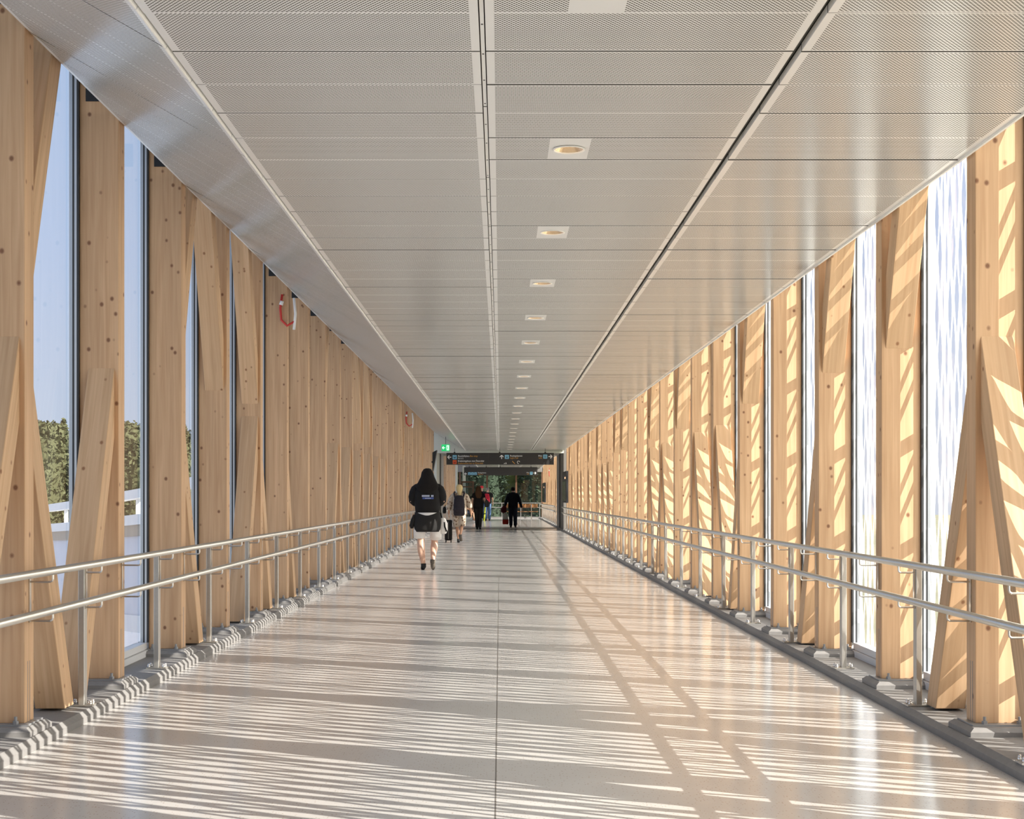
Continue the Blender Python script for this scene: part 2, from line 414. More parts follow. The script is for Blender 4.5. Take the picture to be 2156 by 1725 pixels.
# sloping panels by the clear glass: rise 30 degrees outwards
sp = MB(); SL = 0.578; XS1 = -2.382
def zs(x): return ZC + SL * (XT_L - x)
for (ya, yb) in ((Y0, Y_CEIL), (Y_P1, Y_END)):
    i0 = int((ya - 5.18) / PL) - 1; i1 = int((yb - 5.18) / PL) + 1
    for i in range(i0, i1):
        a, b = max(5.18 + i * PL + 0.0022, ya), min(5.18 + (i + 1) * PL - 0.0022, yb)
        if b - a < 0.05: continue
        dz = R.uniform(-0.001, 0.001)
        xs = [XT_L - 0.006, XT_L - 0.03, XS1 + 0.03, XS1]; ys = [a, a + 0.007, b - 0.007, b]
        for p in range(3):
            for q in range(3):
                sp.quad((xs[p], ys[q], zs(xs[p]) + dz), (xs[p], ys[q + 1], zs(xs[p]) + dz), (xs[p + 1], ys[q + 1], zs(xs[p + 1]) + dz), (xs[p + 1], ys[q], zs(xs[p + 1]) + dz), 1 if p == 1 and q == 1 else 0)
        sp.quad((XS1, a, zs(XS1) + dz), (XS1, b, zs(XS1) + dz), (XS1 + 0.012, b, zs(XS1) + 0.05), (XS1 + 0.012, a, zs(XS1) + 0.05))
sp.build('sloping_panels', [M_PANEL, M_PERF], ceil, loc=(0, 0, -ZC))
# rounded lip of the sloping panels
lp = MB()
for (ya, yb) in ((Y0, Y_CEIL), (Y_P1, Y_END)):
    i0 = int((ya - 5.18) / PL) - 1; i1 = int((yb - 5.18) / PL) + 1
    for i in range(i0, i1):
        a, b = max(5.18 + i * PL + 0.004, ya), min(5.18 + (i + 1) * PL - 0.004, yb)
        if b - a < 0.05: continue
        pr = [(XT_L - 0.006, ZC + 0.003), (XT_L - 0.002, ZC - 0.004), (XT_L + 0.003, ZC - 0.003), (XT_L + 0.008, ZC + 0.006), (XT_L + 0.011, ZC + 0.022), (XT_L + 0.011, ZC + 0.04), (XT_L - 0.006, ZC + 0.04)]
        lp.prism(pr, 'y', a, b)
lp.build('panel_lip', M_CHANNEL, ceil, loc=(0, 0, -ZC))
ch = MB()
for (ya, yb) in ((Y0, Y_CEIL), (Y_P1, Y_END)):
    ch.box(XT_C - 0.0075, XT_C + 0.0075, ya, yb, ZC + 0.004, ZC + 0.03)
ch.build('centre_channel', M_CHANNEL, ceil, loc=(0, 0, -ZC))
hs = MB()
for i in range(70):
    y = 5.0 + i * 0.36
    hs.box(XT_C - 0.004, XT_C + 0.004, y, y + 0.012, ZC + 0.0035, ZC + 0.006)
    if i % 4 == 0: hs.box(XT_C - 0.007, XT_C + 0.007, y + 0.05, y + 0.062, ZC + 0.0035, ZC + 0.006)
hs.build('channel_slots', M_DARKVOID, ceil, loc=(0, 0, -ZC))
rt = MB()
for (ya, yb) in ((Y0, Y_CEIL), (Y_P1, Y_END)):
    rt.box(XT_R - 0.014, XT_R + 0.014, ya, yb, ZC + 0.035, ZC + 0.05)
rt.build('trough_lining', plain('trough_olive', (0.11, 0.10, 0.08), 0.7), ceil, loc=(0, 0, -ZC))
ed = MB()
for (ya, yb) in ((Y0, Y_CEIL), (Y_P1, Y_END)):
    ed.box(XE_R, XE_R + 0.012, ya, yb, ZC - 0.012, ZC + 0.06)
ed.build('edge_trim', M_CHANNEL, ceil, loc=(0, 0, -ZC))
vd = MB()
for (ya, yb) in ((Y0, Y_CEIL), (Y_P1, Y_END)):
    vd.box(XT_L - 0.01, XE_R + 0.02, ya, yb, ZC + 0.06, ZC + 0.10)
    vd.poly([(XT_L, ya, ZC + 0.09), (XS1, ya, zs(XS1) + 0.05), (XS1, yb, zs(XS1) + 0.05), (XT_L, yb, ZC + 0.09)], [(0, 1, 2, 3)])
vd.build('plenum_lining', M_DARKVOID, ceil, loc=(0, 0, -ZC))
rf = MB(); rf.box(-3.0, 3.0, Y0 - 0.2, Y_END + 0.4, ZTOP + 0.06, ZTOP + 0.4)
tag(rf.build('roof', M_ROOF), kind='structure')
ub = MB(); ub.box(-3.0, 3.0, Y0 - 0.2, Y_END + 0.4, -1.1, -0.26)
tag(ub.build('floor_slab', M_CONC), kind='structure')

# ------------------------------------------------------------------ downlights
def downlight():
    r = empty('downlight')
    m = MB(); seg = 28
    def ring(r0, z0, r1, z1, mb):
        a = [(r0 * math.cos(2 * PI * i / seg), r0 * math.sin(2 * PI * i / seg), z0) for i in range(seg)]
        b = [(r1 * math.cos(2 * PI * i / seg), r1 * math.sin(2 * PI * i / seg), z1) for i in range(seg)]
        mb.poly(a + b, [(i, (i + 1) % seg, (i + 1) % seg + seg, i + seg) for i in range(seg)])
    ring(0.080, 0.0, 0.080, -0.004, m); ring(0.080, -0.004, 0.074, -0.005, m); ring(0.074, -0.005, 0.070, 0.0, m)
    m.build('trim_ring', M_CHANNEL, r, smooth=True)
    q = MB(); ring(0.070, 0.0, 0.052, 0.022, q); ring(0.052, 0.022, 0.045, 0.04, q)
    q.build('reflector', M_BRASS, r, smooth=True)
    b = MB(); b.poly([(0.045 * math.cos(2 * PI * i / seg), 0.045 * math.sin(2 * PI * i / seg), 0.034) for i in range(seg)], [tuple(range(seg))])
    b.build('lamp', M_LAMP, r)
    return r
dl0 = downlight(); dl_tree = tree_of(dl0)
for i in range(21):
    y = 5.227 + 4.5 * PL + i * 5 * PL
    o = dl0 if i == 0 else copy_tree(dl0, dl_tree)
    o.location = (0.34, y, ZC - 0.001)
    far_txt = 'round recessed ceiling downlight with warm reflector, %s from the camera' % ordw(i)
    tag(o, far_txt, 'ceiling light', 'recessed downlights')
# holes behind the downlights are closed by the plenum lining

# ------------------------------------------------------------------ columns
def column_proto(sx):
    r = empty('glulam_column')
    x0, x1 = sorted((0.0, sx * CW))
    b = MB(); b.box(x0, x1, 0, CD, 0.112, ZTOP); b.build('shaft', M_WOOD, r, bevel=0.004)
    p = MB(); a0, a1, c0, c1 = -0.075, 0.26, -0.12, CD + 0.10
    pr = [(-0.062, 0.0), (-0.062, 0.036), (-0.034, 0.062), (0.29, 0.062), (0.29, 0.0)]
    # chamfered concrete plinth
    pts_b = [(-0.062, c0), (0.29, c0), (0.29, c1), (-0.062, c1)]
    q = 0.024
    vs = []
    for (z, inset) in ((0.0585, 0.0), (0.084, 0.0), (0.104, q)):
        vs += [(sx * (-0.062 + inset), c0 + inset, z), (sx * 0.29, c0 + inset, z), (sx * 0.29, c1 - inset, z), (sx * (-0.062 + inset), c1 - inset, z)]
    fs = []
    for i in range(2):
        for j in range(4): fs.append((i * 4 + j, i * 4 + (j + 1) % 4, (i + 1) * 4 + (j + 1) % 4, (i + 1) * 4 + j))
    fs += [(3, 2, 1, 0), (8, 9, 10, 11)]
    p.poly(vs, fs); p.build('plinth', M_CONC, r)
    bp = MB(); xa, xb = sorted((sx * -0.03, sx * 0.275)); bp.box(xa, xb, -0.055, CD + 0.055, 0.104, 0.113); bp.build('base_plate', M_PLATE, r)
    for (bx, by) in ((0.035, -0.033), (0.21, -0.033), (0.035, CD + 0.033), (0.21, CD + 0.033)):
        m = MB(); m.tube([(sx * bx, by, 0.112), (sx * bx, by, 0.150)], 0.008, 8); m.tube([(sx * bx, by, 0.112), (sx * bx, by, 0.129)], 0.015, 6)
        m.build('anchor_bolt', M_PLATE, r)
    s1 = MB()
    for yy in (CD * 0.30, CD * 0.52):
        xa, xb = sorted((-sx * 0.0012, sx * 0.004)); s1.box(xa, xb, yy, yy + 0.005, 0.114, 0.42)
    s1.build('steel_fin', M_PLATE, r)
    tp = MB(); xa, xb = sorted((sx * 0.115, sx * 0.205)); tp.box(xa, xb, -0.008, 0.0, 3.73, 3.90); tp.build('top_plate', M_BLACKSTEEL, r)
    return r
protos = {}
SIDE = {-1: 'clear glass wall', 1: 'white-patterned glass wall'}
def place_columns():
    for sx in (-1, 1):
        pr = column_proto(sx); tr = tree_of(pr); used = False
        ks = [k for k in range(-3 if sx > 0 else 0, K_LAST + 1)] + list(range(K2_FIRST, K2_LAST + 1))
        for k in ks:
            o = pr if not used else copy_tree(pr, tr); used = True
            o.location = (sx * XC, ynear(k), 0)
            if k < 0: lab = 'spruce glulam column of the %s, %s standing beside the camera' % (SIDE[sx], ordw(-k - 1))
            elif k <= K_LAST: lab = 'knotty spruce glulam column, %s from the camera along the %s' % (ordw(k), SIDE[sx])
            else: lab = 'spruce glulam column, %s past the grey portal, along the %s' % (ordw(k - K2_FIRST), SIDE[sx])
            tag(o, lab, 'column', 'glulam columns', 'thing')
place_columns()

# ------------------------------------------------------------------ braces
BW = 0.165
LOW = [('run', 0.80)]
def brace_poly(kind, k):
    yn, yf = ynear(k), yfar(k); w = 0.175; run = 0.80
    if kind == 'LN': return [(yn, 2.06), (yn, 2.06 - w * 1.98 / run), (yn - run + w, 0.075), (yn - run, 0.075)]
    if kind == 'LF': return [(yf, 2.02), (yf, 2.02 - w * 1.94 / run), (yf + run - w, 0.075), (yf + run, 0.075)]
    zt = ZTOP; rn = 0.385 * (zt - 2.18)
    wz = w * 1 / 0.385
    if kind == 'UN': return [(yn, 2.18), (yn, 2.18 + wz), (yn - rn + w, zt), (yn - rn, zt)]
    if kind == 'UF': return [(yf, 2.18), (yf, 2.18 + wz), (yf + rn - w, zt), (yf + rn, zt)]
def brace(kind, k, sx):
    P = brace_poly(kind, k)
    dy = P[3][0] - P[0][0]; dz = P[3][1] - P[0][1]
    if dz < 0: dy, dz = -dy, -dz
    ang = -math.atan2(dy, dz)            # rotation about x that carries local z onto the brace
    oy, oz = (P[2][0] + P[3][0]) / 2, P[2][1]
    if kind[0] == 'U': oy, oz = (P[0][0]), P[0][1]
    ca, sa = math.cos(-ang), math.sin(-ang)
    loc = []
    for (y, z) in P:
        u, v = y - oy, z - oz
        loc.append((u * ca - v * sa, u * sa + v * ca))
    xa, xb = sorted((sx * 0.0, sx * BW))
    m = MB(); m.prism(loc, 'x', xa, xb)
    o = m.build('timber_brace', M_BRACE, None, loc=(sx * (XC + 0.026), oy, oz), bevel=0.004)
    o.rotation_euler = (ang, 0, 0)
    hi = 'upper' if kind[0] == 'U' else 'lower'
    sd = 'near' if kind[1] == 'N' else 'far'
    if k < 0: where = '%s column beside the camera, %s' % (ordw(-k - 1), SIDE[sx])
    elif k <= K_LAST: where = '%s column, %s' % (ordw(k), SIDE[sx])
    else: where = '%s column past the portal, %s' % (ordw(k - K2_FIRST), SIDE[sx])
    tag(o, 'slanting spruce %s brace on %s side of %s' % (hi, sd, where), 'timber brace', 'timber braces')
BR_L = {0: 'LN LF UF', 1: 'LN', 2: 'LF UF', 3: 'UN', 4: 'UN LN LF', 5: 'LF', 7: 'UF', 8: 'LN LF', 9: 'LN LF', 10: 'UN LN', 11: 'UN LN', 12: 'LN', 13: 'LN',
        15: 'LF', 16: 'UN', 17: 'LN', 19: 'LN LF', 21: 'UN', 22: 'LN', 24: 'LN'}
BR_R = {-2: 'LF', -1: 'LN', 0: 'LN LF', 1: 'UN', 2: 'UN LF', 4: 'UN LF', 5: 'LN', 6: 'LN', 7: 'UN', 8: 'LN LF', 9: 'UN LN', 12: 'UN', 13: 'UN LF', 14: 'LN', 15: 'LN',
        16: 'UN LN', 18: 'UN LN', 20: 'LN', 21: 'UN LN', 23: 'LN', 24: 'UN'}
for sx, tab in ((-1, BR_L), (1, BR_R)):
    for k, kinds in tab.items():
        for kd in kinds.split(): brace(kd, k, sx)
    for k in (31, 34, 37): brace('LN', k, sx)

# ------------------------------------------------------------------ windows (one per bay): frame, pane, printed frit on the sunny side
def window_proto(sx):
    r = empty('window_1')
    z0, z1 = 0.06, ZTOP
    fr = MB()
    def fx(p, q, ya, yb, mi):
        u, v = sorted((sx * p, sx * q)); fr.box(u, v, ya, yb, z0 + 0.10, z1, mi)
    fx(-0.040, -0.028, -0.022, 0.03, 1); fx(-0.028, -0.014, -0.024, 0.03, 0); fx(-0.014, 0.0, -0.022, 0.03, 1); fx(0.0, 0.02, -0.022, 0.03, 0)
    xa, xb = sorted((sx * -0.012, sx * 0.05))
    fr.box(xa, xb, -0.01, S - 0.03, z1 - 0.05, z1, 0)
    fr.build('frame', [M_ALU, M_GASKET], r)
    sl = MB()
    xs_ = sorted((sx * -0.045, sx * 0.05)); sl.box(xs_[0], xs_[1], 0.03, S - 0.026, z0, z0 + 0.048)
    xs_ = sorted((sx * -0.030, sx * 0.05)); sl.box(xs_[0], xs_[1], 0.03, S - 0.026, z0 + 0.052, z0 + 0.10)
    sl.build('sill', M_SILL, r)
    pn = MB(); pn.quad((0, 0.03, z0 + 0.10), (0, S - 0.03, z0 + 0.10), (0, S - 0.03, z1 - 0.05), (0, 0.03, z1 - 0.05))
    pn.build('pane', M_GLASS if sx < 0 else M_GLASSR, r)
    if sx > 0:
        rr = random.Random(11)
        fm = MB(); X = 0.004; zb, zt = z0 + 0.10, z1 - 0.05
        pitch = 0.064; ya, yb = 0.12, S - 0.195
        n = int((yb - ya) / pitch); pitch = (yb - ya) / n
        per, L = 0.60, 0.44
        nz = 104; zz = [zb + (zt - zb) * i / nz for i in range(nz + 1)]
        amp = {}
        def w(i, z):
            ph = (0.0 if i % 2 == 0 else 0.5) + 0.06 * math.sin(i * 1.7)
            u = z / per + ph; j = math.floor(u); t2 = (u - j - 0.5) * per / (L * 0.5)
            a = amp.setdefault((i, j), rr.choice([0.040, 0.044, 0.045, 0.038, 0.028]) * (0.6 if (i % 14) in (6, 7) else 1.0))
            return max(0.0, a * (1 - abs(t2) ** 1.25)) if abs(t2) < 1 else 0.0
        for i in range(n + 1):
            yl, yr = ya + (i - 0.0) * pitch, ya + (i + 1.0) * pitch
            # strip between lens column i and i+1
            pts = []
            for z in zz:
                a = yl + w(i, z); b2 = yr - w(i + 1, z)
                if i == n: b2 = S - 0.082
                if i == 0: a = 0.05
                if b2 < a + 0.001: m_ = (a + b2) / 2; a, b2 = m_ - 0.0005, m_ + 0.0005
                pts += [(X, a, z), (X, b2, z)]
            fm.poly(pts, [(2 * q, 2 * q + 1, 2 * q + 3, 2 * q + 2) for q in range(nz)])
        # narrow clear margin beside the next column: cross bars and slanting slivers
        m0, m1 = S - 0.082, S - 0.076
        z = zb + 0.15
        while z < zt - 0.2:
            fm.quad((X + 0.001, m0, z), (X + 0.001, S - 0.028, z), (X + 0.001, S - 0.028, z + 0.10), (X + 0.001, m0, z + 0.10))
            for d in ((0.22, 0.075), (0.40, 0.075)):
                fm.quad((X + 0.001, m0, z + d[0]), (X + 0.001, S - 0.028, z + d[0] + 0.21), (X + 0.001, S - 0.028, z + d[0] + 0.21 + d[1]), (X + 0.001, m0, z + d[0] + d[1]))
            z += 0.646
        fm.build('printed_frit', M_FRIT, r)
    return r
def place_windows():
    cnt = 0
    for sx in (-1, 1):
        pr = window_proto(sx); tr = tree_of(pr); used = False
        ks = list(range(K_FIRST if sx > 0 else -5, K_LAST + 1)) + list(range(K2_FIRST, K2_LAST + 1))
        for k in ks:
            o = pr if not used else copy_tree(pr, tr); used = True
            o.location = (sx * XG, ynear(k - 1) , 0); cnt += 1
            o.name = 'window_%d' % cnt
            tag(o, kind='structure')
place_windows()

# ------------------------------------------------------------------ portal, end walls
def struct(name, mb, mat, **kw): return tag(mb.build(name, mat, **kw), kind='structure')
M_SIDEFRAME = plain('portal_side', (0.16, 0.15, 0.135), 0.5)
for sx, nm, mats in ((-1, 'left', (M_PALEFRAME, M_GREYFRAME)), (1, 'right', (M_GREYFRAME, M_SIDEFRAME))):
    w_ = MB()
    a, b = sorted((sx * 2.34, sx * 2.95))
    w_.box(a, b, 54.25, 57.0, -0.2, ZTOP, 1); w_.box(a, b, 58.3, 60.9, -0.2, ZTOP, 0)
    a, b = sorted((sx * 2.40, sx * 2.95)); w_.box(a, b, 57.0, 58.3, -0.2, ZTOP, 0)
    struct('wall_%s' % nm, w_, [mats[0], mats[1]] if sx > 0 else [M_GREYFRAME, M_PALEFRAME])
hd = MB(); hd.box(-2.34, 2.34, 54.22, 54.6, ZC - 0.10, ZTOP); hd.box(-2.34, 2.34, 54.6, 61.0, ZC - 0.02, ZTOP)
struct('trim_3', hd, M_PALEFRAME)
# end of the far hall: glazed wall with brown mullions, left return with a door
we = MB(); we.box(-3.0, 3.0, Y_END, Y_END + 0.12, -0.3, 0.10); we.box(-3.0, 3.0, Y_END, Y_END + 0.12, ZC - 0.25, ZTOP)
we.box(2.47, 3.0, Y_END, Y_END + 0.12, 0.1, ZC)
struct('wall_end', we, M_GREYFRAME)
wd = empty('window_90', (0, Y_END, 0)); tag(wd, kind='structure')
fm = MB()
for x in (-2.35, -0.76, 0.94, 2.46): fm.box(x - 0.05, x + 0.05, -0.05, 0.08, 0.10, ZC - 0.25)
fm.build('frame', M_FRAMEW, wd)
pg = MB(); pg.quad((-2.5, 0.02, 0.1), (2.5, 0.02, 0.1), (2.5, 0.02, ZC - 0.2), (-2.5, 0.02, ZC - 0.2)); pg.build('pane', M_GLASSEND, wd)
for x0, x1, nm in ((-2.45, -2.34, 'trim_4'), (-2.08, -1.95, 'trim_5')):
    q = MB(); q.box(x0, x1, 79.5 if nm == 'trim_4' else 81.5, 81.2 if nm == 'trim_4' else 83.0, 0, ZC + 0.02); struct(nm, q, M_PALEFRAME)
dr = empty('door_1', (-1.78, 80.2, 0)); tag(dr, kind='structure')
q = MB(); q.box(-0.33, -0.26, -0.04, 0.04, 0.0, 2.12); q.box(0.28, 0.35, -0.04, 0.04, 0, 2.12); q.box(-0.26, 0.28, -0.04, 0.04, 2.03, 2.12); q.box(-0.26, 0.28, -0.03, 0.03, 1.78, 1.84)
q.build('frame', M_FRAMEW, dr)
q = MB(); q.quad((-0.26, 0, 0.02), (0.28, 0, 0.02), (0.28, 0, 2.03), (-0.26, 0, 2.03)); q.build('pane', M_GLASSEND, dr)
q = MB(); q.tube([(0.24, -0.05, 0.85), (0.24, -0.05, 1.25)], 0.012, 8); q.build('door_handle', M_STEEL, dr)
# behind the camera: unseen end wall, added to cut light from behind
wb = MB(); wb.box(-3, 3, Y0 - 0.12, Y0, -0.3, ZTOP)
struct('wall_back', wb, M_SIDEFRAME)
wb = MB(); wb.box(-2.95, -2.42, Y0, ynear(-6) - 0.03, -0.2, ZTOP)  # unseen opaque side wall, added to stop daylight leaking in
struct('wall_left_near', wb, M_WOOD)  # added unseen wall, only there to stop daylight leaking in

# ------------------------------------------------------------------ handrails
def handrail(sx, y0, y1, ks, label):
    root = empty('handrail', (sx * 2.27, y0, 0)); tag(root, label, 'handrail')
    def off(p): return (sx * p[0] - sx * 2.27, p[1] - y0, p[2])
    for nm, z in (('upper_rail', 0.875), ('lower_rail', 0.675)):
        m = MB(); m.tube([off((2.27, y0, z)), off((2.27, y1, z))], 0.0205, 16); m.build(nm, M_STEEL, root, smooth=True)
    XP = 2.362
    def post_parts():
        m = MB(); a, b = sorted((0.0, sx * 0.035)); m.box(a, b, -0.03, 0.03, 0.066, 0.84)
        p = m.build('post', M_POST, root, bevel=0.003)
        m = MB(); a, b = sorted((-sx * 0.05, sx * 0.085)); m.box(a, b, -0.045, 0.045, 0.062, 0.070); bp = m.build('base_plate', M_POST, p)
        bs = []
        for bx, by in ((-0.033, -0.028), (-0.033, 0.028), (0.068, -0.028), (0.068, 0.028)):
            m = MB(); m.tube([(sx * bx, by, 0.068), (sx * bx, by, 0.086)], 0.0115, 8); m.ball((sx * bx, by, 0.088), (0.010, 0.010, 0.010), 8, 5)
            bs.append(m.build('bolt', M_BOLT, p, smooth=True))
        return p, [bp] + bs
    def bracket(depth):
        """flat plate with two bent arms that carry the two rails; local x towards the wall"""
        m = MB()
        a, b = sorted((sx * (depth - 0.006), sx * depth)); m.box(a, b, -0.014, 0.014, 0.615, 0.845)
        for z, zr in ((0.805, 0.865), (0.615, 0.665)):
            zz = 0.82 if z > 0.7 else 0.622
            m.tube([(sx * (depth - 0.004), 0, zz), (sx * 0.012, 0, zz), (sx * 0.003, 0, zz + 0.005), (0, 0, zz + 0.014), (0, 0, zr)], 0.0055, 8)
        return m.build('bracket', M_STEEL, root)
    p0, pk = post_parts(); b0 = bracket(XP - 2.27); b1 = bracket(XC - 2.27)
    first = True
    for k in ks:
        ym = yfar(k) + (S - CD) * 0.5 + 0.005
        if y0 < ym < y1 - 0.1:
            if first: p, q = p0, b0
            else:
                p = p0.copy(); COL.objects.link(p)
                for c in pk:
                    c2 = c.copy(); COL.objects.link(c2); c2.parent = p
                q = b0.copy(); COL.objects.link(q)
            p.location = off((XP, ym, 0)); q.location = off((2.27, ym + (0.0), 0))
        yc = ynear(k) + CD / 2
        if y0 < yc < y1 - 0.1:
            c = b1 if first else b1.copy()
            if not first: COL.objects.link(c)
            c.location = off((2.27, yc, 0))
        first = False
handrail(-1, 0.0, 54.0, range(-3, 26), 'long double steel handrail in front of the clear glass wall')
handrail(1, 0.0, 54.0, range(-3, 26), 'long double steel handrail in front of the white-patterned glass wall')
handrail(-1, 61.2, 78.0, range(30, 39), 'short double handrail past the grey portal, clear glass side')
handrail(1, 61.2, 84.0, range(30, 42), 'short double handrail past the grey portal, white-patterned glass side')


# ------------------------------------------------------------------ signs
def text(body, x, z, h, mat, parent, y=-0.062, width=None, name='lettering', align='LEFT'):
    c = bpy.data.curves.new(name, 'FONT'); c.body = body; c.size = h / 0.70; c.extrude = 0.0015; c.align_x = align
    c.resolution_u = 3
    o = bpy.data.objects.new(name, c); COL.objects.link(o); o.parent = parent
    o.rotation_euler = (PI / 2, 0, 0); o.location = (x, y, z); c.materials.append(mat)
    bpy.context.view_layer.update()
    w_ = o.dimensions.x
    me = bpy.data.meshes.new_from_object(o.evaluated_get(bpy.context.evaluated_depsgraph_get()))
    o2 = bpy.data.objects.new(name, me); bpy.data.objects.remove(o); COL.objects.link(o2); o2.parent = parent
    o2.rotation_euler = (PI / 2, 0, 0); o2.location = (x, y, z)
    if width and w_ > 0: o2.scale.x = width / w_
    return o2
def arrow_mb(cx, cz, r, ang, y):
    """arrow with an open head pointing along ang"""
    m = MB(); ca, sa = math.cos(ang), math.sin(ang); t = r * 0.20
    def P(u, v): return (cx + u * ca - v * sa, cz + u * sa + v * ca)
    def bar(a, b):
        d = Vector((b[0] - a[0], b[1] - a[1])).normalized() * t; nrm = Vector((-d.y, d.x))
        q = [(a[0] - nrm.x, a[1] - nrm.y), (b[0] - nrm.x, b[1] - nrm.y), (b[0] + nrm.x, b[1] + nrm.y), (a[0] + nrm.x, a[1] + nrm.y)]
        q = [P(*w_) for w_ in q]
        m.prism(q, 'y', y - 0.002, y)
    bar((-r, 0), (r * 0.85, 0)); bar((r * 0.95, 0), (0.0, r * 0.95)); bar((r * 0.95, 0), (0.0, -r * 0.95))
    return m
def icon_mb(cx, cz, h, y):
    m = MB(); c = h * 0.22; pr = []
    for (sx_, sz_, a0) in ((1, 1, 0), (-1, 1, 1), (-1, -1, 2), (1, -1, 3)):
        for u in range(5):
            a = (a0 + u / 4) * PI / 2
            pr.append((cx + sx_ * (h - c) + c * math.cos(a), cz + sz_ * (h - c) + c * math.sin(a)))
    m.prism(pr, 'y', y - 0.003, y); return m
def pictogram(cx, cz, h, y, kind):
    m = MB(); yy = (y - 0.005, y - 0.003)
    if kind == 'bus':
        m.box(cx - h * .55, cx + h * .55, *yy, cz - h * .50, cz - h * .05); m.box(cx - h * .55, cx - h * .42, *yy, cz - h * .05, cz + h * .5); m.box(cx + h * .42, cx + h * .55, *yy, cz - h * .05, cz + h * .5)
        m.box(cx - h * .55, cx + h * .55, *yy, cz + h * .5, cz + h * .6); m.box(cx - h * .42, cx - h * .2, *yy, cz - h * .66, cz - h * .5); m.box(cx + h * .2, cx + h * .42, *yy, cz - h * .66, cz - h * .5)
    elif kind == 'train':
        m.box(cx - h * .42, cx - h * .28, *yy, cz - h * .3, cz + h * .55); m.box(cx + h * .28, cx + h * .42, *yy, cz - h * .3, cz + h * .55); m.box(cx - h * .42, cx + h * .42, *yy, cz - h * .5, cz - h * .05)
        m.box(cx - h * .28, cx + h * .28, *yy, cz + h * .42, cz + h * .55); m.poly([(cx - h * .6, yy[0], cz - h * .8), (cx - h * .42, yy[0], cz - h * .8), (cx - h * .15, yy[0], cz - h * .5), (cx - h * .32, yy[0], cz - h * .5)], [(0, 1, 2, 3)])
        m.poly([(cx + h * .6, yy[0], cz - h * .8), (cx + h * .42, yy[0], cz - h * .8), (cx + h * .15, yy[0], cz - h * .5), (cx + h * .32, yy[0], cz - h * .5)], [(0, 1, 2, 3)])
    else:
        m.box(cx - h * .55, cx - h * .45, *yy, cz - h * .6, cz + h * .6); m.box(cx + h * .45, cx + h * .55, *yy, cz - h * .6, cz + h * .6); m.box(cx - h * .55, cx + h * .55, *yy, cz - h * .6, cz - h * .5); m.box(cx - h * .55, cx + h * .55, *yy, cz + h * .5, cz + h * .6)
        for q in (-.22, 0.0, .22): m.box(cx + h * (q - .07), cx + h * (q + .07), *yy, cz - h * .4, cz + h * .15); m.ball((cx + h * q, y - 0.004, cz + h * .28), (h * .08, 0.002, h * .08), 8, 5)
    return m
M_NAVY = plain('sign_glyph', (0.03, 0.05, 0.08), 0.6)
def sign(Y, x0, x1, z0, z1, label, items, rods, seam):
    r = empty('direction_sign', ((x0 + x1) / 2, Y, z0)); tag(r, label, 'sign', 'hanging direction signs')
    ox, oz = (x0 + x1) / 2, z0
    sc_ = Y / FPX
    X = lambda px: (px - VPX) * sc_ - ox
    Z = lambda py: EYE + (VPY - py) * sc_ - oz
    m = MB(); m.box(x0 - ox, x1 - ox, -0.06, 0.06, 0, z1 - z0); m.box(X(seam) - 0.008, X(seam) + 0.008, -0.0615, -0.05, 0, z1 - z0)
    m.build('sign_board', M_SIGN, r, bevel=0.006)
    for px in rods:
        q = MB(); q.box(X(px) - 0.03, X(px) + 0.03, -0.03, 0.03, z1 - z0, z1 - z0 + 0.03); q.tube([(X(px), 0, z1 - z0), (X(px), 0, ZC - z0 - 0.002)], 0.008, 8); q.build('hanger', M_BLACKSTEEL, r)
    for it in items:
        if it[0] == 'arrow': arrow_mb(X(it[1]), Z(it[2]), it[3] * sc_, it[4], -0.06).build('arrow', M_WHITE, r)
        elif it[0] == 'icon':
            ic = icon_mb(X(it[1]), Z(it[2]), it[3] * sc_, -0.06).build('pictogram', it[5], r)
            pictogram(X(it[1]), Z(it[2]), it[3] * sc_, -0.06, it[4]).build('glyph', it[6], ic)
        else: text(it[1], X(it[2]), Z(it[4]), it[5] * sc_, it[6], r, width=(it[3] - it[2]) * sc_)
    return r
s1 = sign(52.0, -1.895, 1.895, 2.395, 2.81, 'nearer of two hanging black direction signs, with red bus square and upward arrow', [
    ('arrow', 946.3, 963.0, 4.0, PI), ('icon', 957.4, 963.0, 4.4, 'bus', M_BLUE, M_NAVY), ('icon', 957.4, 973.3, 4.2, 'bus', M_RED, plain('red_glyph', (0.25, 0.02, 0.01), 0.6)),
    ('t', 'Busshållplats', 964.2, 988.0, 962.3, 3.6, M_WHITE), ('t', 'Bus stop', 989.6, 1005.2, 962.3, 3.6, M_ORANGE), ('t', 'N U S', 964.2, 975.2, 967.2, 3.2, M_WHITE),
    ('t', 'Ersättningsbuss mot Österskär', 964.2, 1019.4, 972.6, 3.5, M_WHITE), ('t', 'Replacement bus to Österskär', 964.2, 1017.5, 977.3, 3.2, M_ORANGE),
    ('arrow', 1056.2, 962.6, 4.0, PI / 2), ('icon', 1067.2, 962.4, 4.3, 'train', M_BLUE, M_NAVY), ('t', 'Roslagsbanan', 1073.8, 1099.3, 961.8, 3.6, M_WHITE), ('t', 'Light rail', 1073.8, 1090.2, 966.2, 3.2, M_ORANGE),
    ('t', 'Hiss', 1133.0, 1140.8, 961.6, 3.4, M_WHITE), ('t', 'Lift', 1134.2, 1140.8, 966.0, 3.2, M_ORANGE), ('icon', 1147.8, 961.8, 4.3, 'lift', M_BLUE, M_NAVY), ('arrow', 1158.6, 961.6, 4.0, 0.0)],
    (957, 1052, 1148), 1028)
sc1 = 52.0 / FPX
def sX(px): return (px - VPX) * sc1
def sZ(py): return EYE + (VPY - py) * sc1 - 2.395
